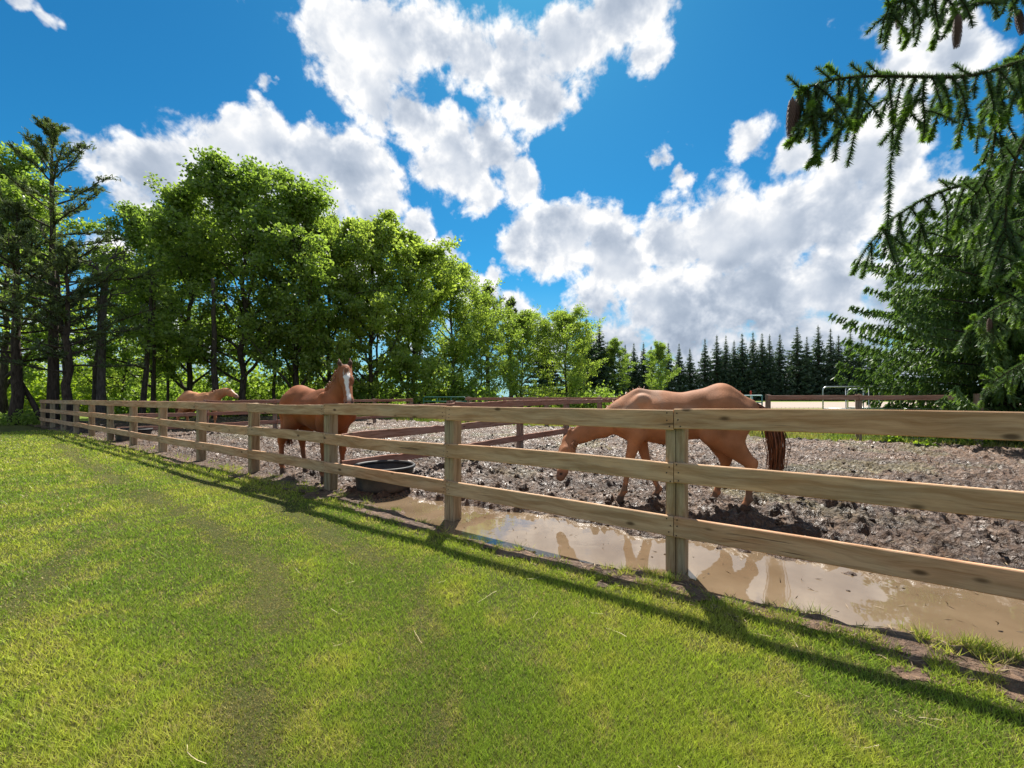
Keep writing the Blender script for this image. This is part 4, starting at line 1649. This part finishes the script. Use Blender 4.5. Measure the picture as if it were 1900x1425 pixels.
FAR = []
for i in range(4):
    mb, P, Ax, Sz, r = spruce(700 + i, 12.0, 3.3, 32, 7, .4, 6, .36, .03, .35, .20, ex=1.12)
    P = P + r.normal(0, .06, P.shape)
    tp = np.clip((12.0 - P[:, 2]) / 4.5, .22, 1)
    V_, Q_ = cards(P, .40 * tp, .14 * tp, r, axis=Ax)
    FAR.append((mb.mesh('trunk', M_BARKP, True), mesh_np('crown', V_, Q_, M_SPRN)))
ORD = ['first', 'second', 'third', 'fourth', 'fifth', 'sixth', 'seventh', 'eighth', 'ninth', 'tenth', 'eleventh', 'twelfth', 'thirteenth', 'fourteenth', 'fifteenth', 'sixteenth', 'seventeenth', 'eighteenth', 'nineteenth', 'twentieth', 'twenty-first', 'twenty-second', 'twenty-third', 'twenty-fourth', 'twenty-fifth', 'twenty-sixth']
ROW = [(1128, 632), (1160, 638), (1176, 636), (1194, 634), (1208, 641), (1240, 634), (1260, 637), (1280, 645), (1308, 627), (1330, 620), (1347, 622), (1362, 630), (1377, 617), (1397, 614), (1414, 618), (1428, 619), (1447, 618), (1479, 603), (1497, 624), (1518, 602), (1541, 608), (1556, 620), (1578, 612), (1598, 622), (1622, 634), (1645, 640)]
for i, (u, v) in enumerate(ROW):
    Z = 118 - 8.0 * i / len(ROW)
    hz = (top_height(v, Z) - .5) / 12.0
    tr_, cr_ = FAR[(i * 3) % 4]
    put_tree('spruce_tree', ORD[i] + ' dark spruce from the left in the far windbreak row', 'tree', tr_, cr_, ((u - 950) / F * Z, Z, .5), i * 1.1, hz * (.92 + .3 * ((i * 7) % 5) / 5), 'far windbreak spruces', sz=hz)
for i, (u, Z, v, w, lab) in enumerate([(1088, 64, 588, 1.7, 'dark tall spruce right of the bushy pale green tree, left of a pair'), (1112, 66, 599, 1.7, 'dark tall spruce right of the bushy pale green tree, right of a pair'),
                                       (1010, 64, 588, 1.6, 'dark spruce top peeking over the broad pale green tree')]):
    hz = top_height(v, Z) / 12.0
    tr_, cr_ = FAR[i]
    put_tree('spruce_tree', lab, 'tree', tr_, cr_, ((u - 950) / F * Z, Z, -.1), i * 2.1, hz * w, sz=hz)

# the big spruce at the right, about twelve metres off
mb, P, Ax, Sz, r = spruce(801, 9.6, 8.6, 25, 10, .3, 25, .16, .02, 1.0, .105, ex=1.0, cap=3.8, tight=.66)
V_, Q_ = cards(P, .22, .046, r, axis=Ax)
ZB, UB = 12.6, 1868
big = put_tree('spruce_tree', 'big full spruce right of the silver corral panels with drooping boughs', 'tree', mb.mesh('trunk', M_BARKP, True), mesh_np('crown', V_, Q_, M_SPRG), ((UB - 950) / F * ZB, ZB, -.1), .4, 1)
k = r.choice(len(P), 5000)
V_, Q_ = cards(P[k] + np.array((0, 0, .03)), .15, .045, r, axis=Ax[k])
link('new_growth', mesh_np('new_growth', V_, Q_, M_TIP), big)

# ------------------------------------------------------------------ undergrowth behind the grove (one mass of leaves)
def shrub_belt(name, label, spots, mat, n, leaf, seed):
    r = np.random.default_rng(seed)
    Ps = []
    for (x, y, rx, hz) in spots:
        c = r.normal(0, 1, (n, 3))
        c /= np.linalg.norm(c, axis=1)[:, None]
        c *= (r.uniform(.15, 1, n) ** .45)[:, None]
        c *= (1 + .35 * np.sin(c[:, :1] * 7 + x) * np.cos(c[:, 1:2] * 6 + y))
        P = np.stack([x + c[:, 0] * rx, y + c[:, 1] * rx * .8, np.abs(c[:, 2]) * hz], -1)
        Ps.append(P)
    P = np.concatenate(Ps)
    V_, Q_ = cards(P, leaf, leaf * .65, r)
    return tag(link(name, mesh_np(name, V_, Q_, mat)), label, 'undergrowth', kind='stuff')


rs_ = np.random.default_rng(40)
spots = []
for i in range(74):
    u = rs_.uniform(-120, 330) if i < 66 else rs_.uniform(330, 640)
    Z = rs_.uniform(38, 50)
    spots.append(((u - 950) / F * Z, Z, rs_.uniform(1.8, 3.4), rs_.uniform(2.4, 8.0)))
shrub_belt('undergrowth', 'sunlit bright green undergrowth behind the dark trunks of the left grove', spots, M_BUSH, 1100, .30, 41)
spots = []
for i in range(100):
    u = rs_.uniform(240, 900)
    Z = rs_.uniform(31.5, 46) + max(0, (u - 600)) * .02
    spots.append(((u - 950) / F * Z, Z, rs_.uniform(1.2, 2.4), rs_.uniform(1.2, 4.2)))
for i in range(16):
    u = rs_.uniform(880, 1180)
    Z = rs_.uniform(50, 60)
    spots.append(((u - 950) / F * Z, Z, rs_.uniform(1.5, 2.6), rs_.uniform(1.5, 3.5)))
shrub_belt('understory', 'dark green brush between the trunks behind the paddocks', spots, M_LEAF, 620, .33, 42)
spots = []
for i in range(14):
    u = rs_.uniform(-60, 78)
    Z = rs_.uniform(20.5, 25)
    spots.append(((u - 950) / F * Z, Z, rs_.uniform(.5, 1.1), rs_.uniform(.3, .7)))
shrub_belt('weed_patch', 'shaded weeds at the far left end of the lawn', spots, M_LEAF, 700, .12, 43)
spots = []
for i in range(16):
    u = rs_.uniform(1640, 1960)
    Z = rs_.uniform(11.2, 13.0)
    spots.append(((u - 950) / F * Z, Z, rs_.uniform(.25, .5), rs_.uniform(.12, .36)))
shrub_belt('weed_patch', 'bright green leafy weeds under the fence at the foot of the big spruce', spots, M_BUSH, 500, .075, 44)

# ------------------------------------------------------------------ near spruce: boughs hanging into the top right corner
M_CONE, nt = new_mat('spruce_cone_scales')
oi = nt.new('ShaderNodeNewGeometry')
n = nt.noise(oi.outputs['Position'], 160, 3, .6)
principled(nt, nt.mix(n, (.07, .038, .028, 1), (.20, .115, .085, 1)), .7, .25)
M_TWIG = bark_mat('twig_bark', (.035, .028, .016, 1), (.10, .075, .04, 1), 40)

near = bpy.data.objects.new('spruce_tree', None)
COL.objects.link(near)
near.location = (5.0, 2.9, 0)
tag(near, 'close spruce whose boughs and cones hang into the top right corner', 'tree')
NB = np.array((5.0, 2.9, 0))
mb = MB()
mb.tube([(0, 0, -.2), (0, 0, 3), (0, 0, 6.5)], [.22, .17, .10], 12)
rn = np.random.default_rng(91)
boughs = []      # (points, needle density multiplier, tip share)


def P3(u, v, Z):
    return px(u, v, Z) - NB


def sm(pts, n=14):
    """Catmull-Rom through pts"""
    pts = [np.array(p) for p in pts]
    pts = [2 * pts[0] - pts[1]] + pts + [2 * pts[-1] - pts[-2]]
    out = []
    for i in range(1, len(pts) - 2):
        for t in np.linspace(0, 1, n, endpoint=False):
            a, b, c, d = pts[i - 1:i + 3]
            out.append(.5 * ((2 * b) + (c - a) * t + (2 * a - 5 * b + 4 * c - d) * t * t + (3 * b - a - 3 * c + d) * t ** 3))
    out.append(pts[-2])
    return out


def hang(p, L, lean, Z=None, tip=.3):
    """a drooping shoot from p"""
    d0 = np.array((lean * .6 + rn.normal(0, .12), rn.normal(0, .25), -.55))
    pts = [np.array(p)]
    d = d0 / np.linalg.norm(d0)
    for i in range(5):
        d = d + np.array((0, 0, -.22)) + rn.normal(0, .07, 3)
        d /= np.linalg.norm(d)
        pts.append(pts[-1] + d * L / 5)
    boughs.append((pts, 1.0, tip))
    return pts


def bough(path, tw_every, tw_len, lean, tip=.3, up=.12):
    pts = sm([P3(*p) for p in path])
    L = sum(np.linalg.norm(pts[i + 1] - pts[i]) for i in range(len(pts) - 1))
    mb.tube(pts, [.009 - .006 * i / (len(pts) - 1) for i in range(len(pts))], 6, False)
    boughs.append((pts, .9, tip))
    nt_ = int(L / tw_every)
    for i in range(nt_):
        f = (i + rn.uniform(.1, .9)) / nt_
        k = int(f * (len(pts) - 1))
        if rn.uniform() < up:
            d = np.array((-.7, rn.normal(0, .4), .45))
            d /= np.linalg.norm(d)
            boughs.append(([pts[k] + d * t for t in (0, .03, .06, .09)], 1.0, .7))
            continue
        t_ = hang(pts[k], rn.uniform(*tw_len), lean + rn.normal(0, .35), tip=tip)
        for j in (2, 3):
            if rn.uniform() < .35:
                d = np.array((rn.normal(-.2, .6), rn.normal(0, .5), -.5))
                d /= np.linalg.norm(d)
                q_ = t_[j]
                boughs.append(([q_, q_ + d * .04, q_ + d * .08 + np.array((0, 0, -.01)), q_ + d * .12 + np.array((0, 0, -.03))], 1.0, tip))
    return pts


# reach from the trunk to each bough
def reach(u, v, Z, z0):
    e = P3(u, v, Z)
    mb.tube(sm([(0, 0, z0), tuple(e * .5 + np.array((0, 0, z0 * .5 + .1))), tuple(e)], 8), [.03 - .021 * i / 16 for i in range(17)], 7, False)


reach(1990, 85, 1.95, 3.3)
bough([(1990, 85, 1.95), (1900, 112, 1.9), (1800, 140, 1.85), (1700, 142, 1.8), (1600, 142, 1.77), (1530, 152, 1.75), (1478, 172, 1.73)], .026, (.10, .36), -.25, .34)
boughs.append((sm([P3(1600, 190, 1.75), P3(1565, 235, 1.74), P3(1530, 275, 1.73), P3(1497, 312, 1.72)], 6), 1.1, .5))
boughs.append((sm([P3(1712, 160, 1.8), P3(1680, 220, 1.78), P3(1655, 290, 1.76), P3(1650, 360, 1.76), P3(1647, 422, 1.76)], 6), 1.1, .4))
boughs.append((sm([P3(1500, 165, 1.74), P3(1485, 195, 1.74), P3(1480, 250, 1.74), P3(1458, 270, 1.73)], 5), 1.2, .6))
reach(1990, -70, 2.1, 3.5)
bough([(1990, -70, 2.1), (1880, -40, 2.05), (1780, -15, 2.0), (1700, -5, 1.97), (1645, 8, 1.95)], .026, (.08, .22), -.1, .25)
reach(1990, 300, 2.5, 2.6)
bough([(1990, 300, 2.5), (1900, 318, 2.45), (1810, 338, 2.4), (1730, 362, 2.35), (1665, 400, 2.33), (1635, 425, 2.32)], .05, (.10, .34), -.2, .4)
bough([(1990, 30, 2.2), (1930, 60, 2.2), (1870, 130, 2.2), (1850, 230, 2.2), (1830, 330, 2.2), (1790, 380, 2.2)], .045, (.12, .36), -.1, .35)
bough([(1990, 180, 1.9), (1920, 230, 1.9), (1880, 310, 1.9), (1865, 420, 1.9), (1880, 450, 1.9)], .05, (.12, .30), .05, .55)
bough([(1990, 420, 2.0), (1920, 430, 2.0), (1870, 470, 2.0), (1838, 525, 2.0)], .05, (.06, .16), .0, .8)
reach(1990, 500, 2.9, 2.1)
bough([(1990, 500, 2.9), (1920, 540, 2.9), (1850, 570, 2.85), (1795, 612, 2.8)], .05, (.08, .24), -.1, .6)
bough([(1990, 640, 3.2), (1930, 660, 3.2), (1870, 690, 3.15), (1830, 720, 3.1)], .05, (.08, .22), -.1, .4)
bough([(1990, 200, 2.8), (1930, 190, 2.8), (1870, 180, 2.8), (1820, 200, 2.75)], .05, (.12, .36), -.1, .4)
bough([(1990, 400, 3.1), (1930, 400, 3.1), (1850, 420, 3.0), (1790, 450, 3.0)], .05, (.12, .34), -.1, .4)
link('trunk', mb.mesh('trunk', M_TWIG, True), near)

NV, NQ, TV, TQ = [], [], [], []
tw = MB()
for pts, dm, tip in boughs:
    pts = np.array(pts)
    seg = np.linalg.norm(np.diff(pts, axis=0), axis=1)
    cum = np.concatenate([[0], np.cumsum(seg)])
    L = cum[-1]
    if len(pts) <= 8:
        tw.tube([tuple(p) for p in pts], [.0032 - .0018 * i / (len(pts) - 1) for i in range(len(pts))], 5, False)
    m_ = int(L * 2000 * dm)
    s_ = rn.uniform(0, L, m_)
    ctr = np.stack([np.interp(s_, cum, pts[:, d]) for d in range(3)], -1)
    idx = np.clip(np.searchsorted(cum, s_) - 1, 0, len(seg) - 1)
    dr = (pts[1:] - pts[:-1])[idx] / (seg[idx][:, None] + 1e-9)
    rad = rn.normal(0, 1, (m_, 3)) + np.array((0, 0, .35))
    rad -= dr * (rad * dr).sum(1)[:, None]
    rad /= np.linalg.norm(rad, axis=1)[:, None] + 1e-9
    nd = rad * .85 + dr * .62
    ln = (rn.uniform(.017, .029, m_) * np.clip((L - s_) / .03 + .45, .45, 1))[:, None]
    sd = np.cross(nd, rn.normal(0, 1, (m_, 3)))
    sd /= np.linalg.norm(sd, axis=1)[:, None] + 1e-9
    w = .0017
    tri = np.stack([ctr - sd * w, ctr + sd * w, ctr + nd * ln], 1)
    fresh = (s_ > L - .055) & (rn.uniform() < tip)
    NV.append(tri[~fresh].reshape(-1, 3))
    # soft new shoots: denser and paler
    if fresh.any():
        t2 = tri[fresh]
        TV.append(np.concatenate([t2, t2 + rn.normal(0, .003, (len(t2), 1, 3)), t2 + rn.normal(0, .004, (len(t2), 1, 3))]).reshape(-1, 3))
NV, TV = np.concatenate(NV), np.concatenate(TV)
link('needles', mesh_np('needles', NV, np.arange(len(NV)).reshape(-1, 3), M_NEEDLE), near)['kind'] = 'stuff'
link('new_growth', mesh_np('new_growth', TV, np.arange(len(TV)).reshape(-1, 3), M_TIP), near)['kind'] = 'stuff'
link('twigs', tw.mesh('twigs', M_TWIG, True), near)['kind'] = 'stuff'


def cone_mesh(L, R_):
    V_, Q_ = [], []
    nr, na = 15, 13
    for i in range(nr):
        f = i / (nr - 1)
        rr_ = R_ * (math.sin(math.pi * (.12 + .74 * f)) ** .4) * (1 - .18 * f)
        for k in range(na):
            a = 2 * math.pi * (k + .5 * (i % 2)) / na
            da = math.pi / na * 1.05
            z = -L * f
            b = len(V_)
            for (aa, r_, zz) in ((a - da, rr_ * .80, z), (a + da, rr_ * .80, z), (a + da * .6, rr_ * 1.02, z - L / nr * 1.15), (a, rr_ * 1.08, z - L / nr * 1.45), (a - da * .6, rr_ * 1.02, z - L / nr * 1.15)):
                V_.append((math.cos(aa) * r_, math.sin(aa) * r_, zz))
            Q_.append((b, b + 1, b + 2, b + 3, b + 4))
    o = len(V_)
    mb_ = MB()
    mb_.v, mb_.f = V_, Q_
    mb_.tube([(0, 0, .012), (0, 0, -L * .3), (0, 0, -L * .97)], [.003, R_ * .78, R_ * .3], 10)
    return mb_.mesh('cone', M_CONE)


CM = cone_mesh(.135, .0205)
for (u, v, Z, rx, sc_) in ((1470, 186, 1.72, .05, 1.0), (1481, 184, 1.75, -.12, .88), (1777, 30, 1.95, .08, .95), (1667, 12, 2.0, -.05, .7), (1888, 20, 2.1, .1, .9), (1836, 592, 2.85, 0, .8)):
    link('cone', CM, near, P3(u, v, Z), (rx, rx * .7, u), (sc_, sc_, sc_))

# ------------------------------------------------------------------ mown grass
def blade_mat(name):
    m, nt = new_mat(name)
    at = nt.new('ShaderNodeAttribute', attribute_name='tint').outputs['Color']
    d = nt.new('ShaderNodeBsdfDiffuse', {'Color': at})
    t = nt.new('ShaderNodeBsdfTranslucent', {'Color': nt.mix(1.0, at, (1.1, 1.15, .75, 1), 'MULTIPLY')})
    mx = nt.new('ShaderNodeMixShader', {0: .42, 1: d.outputs[0], 2: t.outputs[0]})
    g = nt.new('ShaderNodeBsdfGlossy', {'Color': (1, 1, 1, 1), 'Roughness': .42})
    mx2 = nt.new('ShaderNodeMixShader', {0: .012, 1: mx.outputs[0], 2: g.outputs[0]})
    nt.l.new(mx2.outputs[0], nt.out.inputs['Surface'])
    return m


M_BLADE = blade_mat('grass_blade')
G_GREEN, G_DEEP = np.array((.390, .475, .062)), np.array((.255, .365, .050))
G_YEL, G_DRY, G_BRN = np.array((.555, .555, .105)), np.array((.62, .52, .24)), np.array((.32, .25, .11))


def blades(name, label, x, y, z, hgt, wid, col, lean, seed, bent=.45, parent=None):
    r = np.random.default_rng(seed)
    n = len(x)
    az = r.uniform(0, 2 * math.pi, n)
    sx, sy = np.cos(az) * wid * .5, np.sin(az) * wid * .5
    la = r.uniform(0, 2 * math.pi, n)
    ll = hgt * lean * r.uniform(.2, 1.3, n)
    base = np.stack([x, y, z], -1)
    a = base + np.stack([-sx, -sy, np.zeros(n)], -1)
    b = base + np.stack([sx, sy, np.zeros(n)], -1)
    c = base + np.stack([np.cos(la) * ll, np.sin(la) * ll, hgt], -1)
    V_ = np.stack([a, b, c], 1).reshape(-1, 3)
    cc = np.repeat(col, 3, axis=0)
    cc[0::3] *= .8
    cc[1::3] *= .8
    return tag(link(name, mesh_np(name, V_, np.arange(3 * n).reshape(-1, 3), M_BLADE, col=cc)), label, 'grass', kind='stuff')


r = np.random.default_rng(60)
N = 960000
an = np.radians(np.where(r.uniform(0, 1, N) < .12, r.uniform(-78, 75, N), r.uniform(-66, 60, N)))
rd = np.exp(np.where(r.uniform(0, 1, N) < .06, r.uniform(math.log(.8), math.log(1.5), N), r.uniform(math.log(1.42), math.log(26), N)))
x, y = np.sin(an) * rd, np.cos(an) * rd
s_, t_ = st(x, y)
edge_n = fbm(x * 2.1, y * 2.1, 4, 81)
edge_f = fbm(x * 9, y * 9, 3, 82)
lim = S0 - .52 + .27 * sstep(1, 6, t_ - T00) + (edge_n - .5) * .75 + (edge_f - .5) * .55
pdp = puddle_depth(s_, t_)
tuft = fbm(x * 5, y * 5, 3, 83)
keep = (s_ < lim) | ((s_ < S0 + .10) & (tuft > .60) & (edge_f > .5))
keep &= pdp < -.10
bare = fbm(x * 1.7 + 30, y * 1.7, 4, 84)
bare_p = sstep(.66, .74, bare) * sstep(-1.2, 1.0, s_) * .40
keep &= r.uniform(0, 1, N) > bare_p
x, y, s_, t_, rd, tuft = (q_[keep] for q_ in (x, y, s_, t_, rd, tuft))
n = len(x)
big_n = fbm(x * .55, y * .55, 4, 85)
mid_n = fbm(x * 2.4, y * 2.4, 4, 86)
fine_n = fbm(x * 8, y * 8, 3, 87)
# faint wheel tracks curving in from the far left
def track_near(px_pts, x, y, w):
    pts = [((u - 950) / F * (EYE * F / (v - 738)), EYE * F / (v - 738)) for u, v in px_pts]
    d = np.full(len(x), 1e9)
    for (ax_, ay_), (bx_, by_) in zip(pts[:-1], pts[1:]):
        ex_, ey_ = bx_ - ax_, by_ - ay_
        t = np.clip(((x - ax_) * ex_ + (y - ay_) * ey_) / (ex_ * ex_ + ey_ * ey_), 0, 1)
        d = np.minimum(d, np.hypot(x - ax_ - t * ex_, y - ay_ - t * ey_))
    return np.exp(-(d / w) ** 2)


wob_x, wob_y = x + (fbm(x * 1.5, y * 1.5, 2, 88) - .5) * .25, y + (fbm(x * 1.5 + 9, y * 1.5, 2, 89) - .5) * .25
tr1 = track_near([(110, 826), (150, 850), (206, 887), (332, 953), (420, 1010), (479, 1075), (505, 1148), (490, 1259), (470, 1500)], wob_x, wob_y, .15)
tr2 = track_near([(330, 880), (450, 915), (560, 960), (650, 1010), (747, 1087), (785, 1150), (800, 1213), (790, 1500)], wob_x, wob_y, .17)
tr3 = track_near([(230, 960), (150, 1010), (80, 1075), (20, 1150)], wob_x, wob_y, .12) * .7
track = np.clip(tr1 + tr2 * .9 + tr3, 0, 1) * sstep(.25, .50, mid_n)
u_ = r.uniform(0, 1, n)
g = sstep(.36, .62, big_n * .6 + mid_n * .4)
col = G_DEEP * (1 - g[:, None]) + G_GREEN * g[:, None]
yl = sstep(.46, .66, mid_n * .5 + fine_n * .5) * .75
col = col * (1 - yl[:, None]) + G_YEL * yl[:, None]
dryp = .14 + .62 * track + .28 * sstep(.55, .70, fine_n) + .28 * sstep(S0 - .9, S0 - .2, s_)
dry = (u_ < dryp)
w_ = r.uniform(.4, 1, n)[:, None]
col = np.where(dry[:, None], G_DRY * w_ + G_BRN * (1 - w_), col)
col = col * r.uniform(.55, 1.35, n)[:, None] * (1 - .30 * track)[:, None]
shag = sstep(S0 - .85, S0 - .25, s_) * sstep(.48, .66, tuft)
hgt = (r.uniform(.014, .042, n) * (1 - .60 * track) * (.75 + .5 * mid_n)) * (1 + 1.1 * shag) * np.clip(rd / 6, 1, 2.2) ** .5
hgt = np.where(dry, hgt * .65, hgt)
wid = .0033 * np.clip(rd / 2.0, .8, 14) ** .92
zz = lawn_h(s_, t_) - .001
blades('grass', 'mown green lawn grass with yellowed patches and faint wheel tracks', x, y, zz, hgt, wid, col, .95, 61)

# rank dry grass along the back fence
N = 60000
s_ = S_BACK + r.uniform(-1.5, 7, N)
t_ = r.uniform(-14, 34, N)
x, y = s_ * NA[0] + t_ * DA[0], s_ * NA[1] + t_ * DA[1]
nn = fbm(x * .6, y * .6, 3, 95)
keep = (s_ > S_BACK - 1.0 + (fbm(x * .8, y * .8, 3, 91) - .5) * 1.6)
x, y, nn = x[keep], y[keep], nn[keep]
n = len(x)
f = sstep(.40, .62, nn)[:, None]
col = (np.array((.36, .32, .10)) * (1 - f) + np.array((.20, .27, .05)) * f) * r.uniform(.7, 1.25, n)[:, None]
blades('dry_grass', 'rank yellow green grass along the back fence beyond the mud', x, y, np.full(n, -.015), r.uniform(.06, .26, n), np.full(n, .03), col, .5, 62)

# ------------------------------------------------------------------ straw on the lawn and in the mud
M_STRAW, nt = new_mat('dry_straw')
geo = nt.new('ShaderNodeNewGeometry')
principled(nt, nt.mix(geo.outputs['Random Per Island'], (.42, .33, .17, 1), (.62, .53, .33, 1)), .7, .2)
M_STRAWB, nt = new_mat('muddy_straw')
geo = nt.new('ShaderNodeNewGeometry')
principled(nt, nt.mix(geo.outputs['Random Per Island'], (.09, .06, .04, 1), (.34, .25, .15, 1)), .7, .25)


def straw(name, label, pts, lens, width, mat, seed, curl=.5, lift=.02):
    r = np.random.default_rng(seed)
    V_, Q_ = [], []
    for (x, y, z), L in zip(pts, lens):
        a = r.uniform(0, 6.28)
        k = r.normal(0, curl)
        p = np.array((x, y, z + lift * r.uniform(.4, 1.2)))
        b = len(V_)
        for i in range(5):
            d = np.array((math.cos(a), math.sin(a), r.normal(0, .12)))
            s2 = np.array((-d[1], d[0], r.normal(0, .3))) * width * .5
            V_ += [p - s2, p + s2]
            p = p + d * L / 4
            a += k
        for i in range(4):
            Q_.append((b + 2 * i, b + 2 * i + 1, b + 2 * i + 3, b + 2 * i + 2))
    return tag(link(name, mesh_np(name, np.array(V_), np.array(Q_), mat)), label, 'straw', kind='stuff')


pts, lens = [], []
for i in range(36):
    an_, rd_ = math.radians(r.uniform(-40, 60)), math.exp(r.uniform(math.log(1.6), math.log(5)))
    x, y = math.sin(an_) * rd_, math.cos(an_) * rd_
    a, b = st(x, y)
    if a < S0 - .1 and puddle_depth(np.array([a]), np.array([b]))[0] < -.12:
        pts.append((x, y, float(lawn_h(np.array([a]), np.array([b]))[0]) + .012))
        lens.append(r.uniform(.05, .20))
straw('straw', 'loose pale straw stalks lying on the lawn', pts, lens, .0022, M_STRAW, 70, .12, .006)

n = 11000
an_ = np.radians(r.uniform(-58, 58, n))
rd_ = np.exp(r.uniform(math.log(2.7), math.log(13), n))
x, y = np.sin(an_) * rd_, np.cos(an_) * rd_
a, b = st(x, y)
wet = puddle_depth(a, b) > -.10
keep = (a > S0 - .25 - .45 * (b < T00 + 2.5)) & (a < S_BACK - 1) & (~wet | (r.uniform(0, 1, n) < .10))
x, y, a, b, rd_, wet = x[keep], y[keep], a[keep], b[keep], rd_[keep], wet[keep]
z = np.where(wet, WATER_Z - .008, mud_height(x, y, a, b))
V_, Q_ = cards(np.stack([x, y, z + .012], -1), .07, .006, r, axis=np.stack([r.normal(0, 1, len(x)), r.normal(0, 1, len(x)), r.normal(0, .2, len(x))], -1))
tag(link('trampled_hay', mesh_np('trampled_hay', V_, Q_, M_STRAWB)), 'trampled hay and dung fibres strewn through the churned mud', 'hay', kind='stuff')

# clods lying on the churned ground and in the puddle
n = 2600
an_ = np.radians(r.uniform(-58, 58, n))
rd_ = np.exp(r.uniform(math.log(2.7), math.log(15), n))
x, y = np.sin(an_) * rd_, np.cos(an_) * rd_
a, b = st(x, y)
pd_ = puddle_depth(a, b)
keep = (a > S0 - .2) & (a < S_BACK - 1.2) & ((pd_ < -.05) | (r.uniform(0, 1, n) < .03))
x, y, a, b, pd_ = x[keep], y[keep], a[keep], b[keep], pd_[keep]
z = np.where(pd_ > -.05, WATER_Z, mud_height(x, y, a, b))
ico = np.array([(0, 0, 1), (.89, 0, .45), (.28, .85, .45), (-.72, .53, .45), (-.72, -.53, .45), (.28, -.85, .45), (.72, .53, -.45), (-.28, .85, -.45), (-.89, 0, -.45), (-.28, -.85, -.45), (.72, -.53, -.45), (0, 0, -1)])
icf = np.array([(0, 1, 2), (0, 2, 3), (0, 3, 4), (0, 4, 5), (0, 5, 1), (1, 6, 2), (2, 7, 3), (3, 8, 4), (4, 9, 5), (5, 10, 1), (2, 6, 7), (3, 7, 8), (4, 8, 9), (5, 9, 10), (1, 10, 6), (6, 11, 7), (7, 11, 8), (8, 11, 9), (9, 11, 10), (10, 11, 6)])
n = len(x)
sz = r.uniform(.008, .034, n) * r.uniform(.5, 1.2, n) * np.where(pd_ > -.3, .45, 1)
V_ = ico[None] * (sz[:, None, None] * r.uniform(.6, 1.4, (n, 12, 1))) * np.array((1.5, 1.2, .6)) + np.stack([x, y, z + sz * .2], -1)[:, None]
Q_ = (icf[None] + (np.arange(n) * 12)[:, None, None]).reshape(-1, 3)
cl = np.repeat(r.uniform(.55, 1.15, n), 12)[:, None] * np.ones(3)
tag(link('clods', mesh_np('clods', V_.reshape(-1, 3), Q_, M_MUD, True, col=cl)), 'clods of dark wet earth scattered over the paddock', 'clods', kind='stuff')
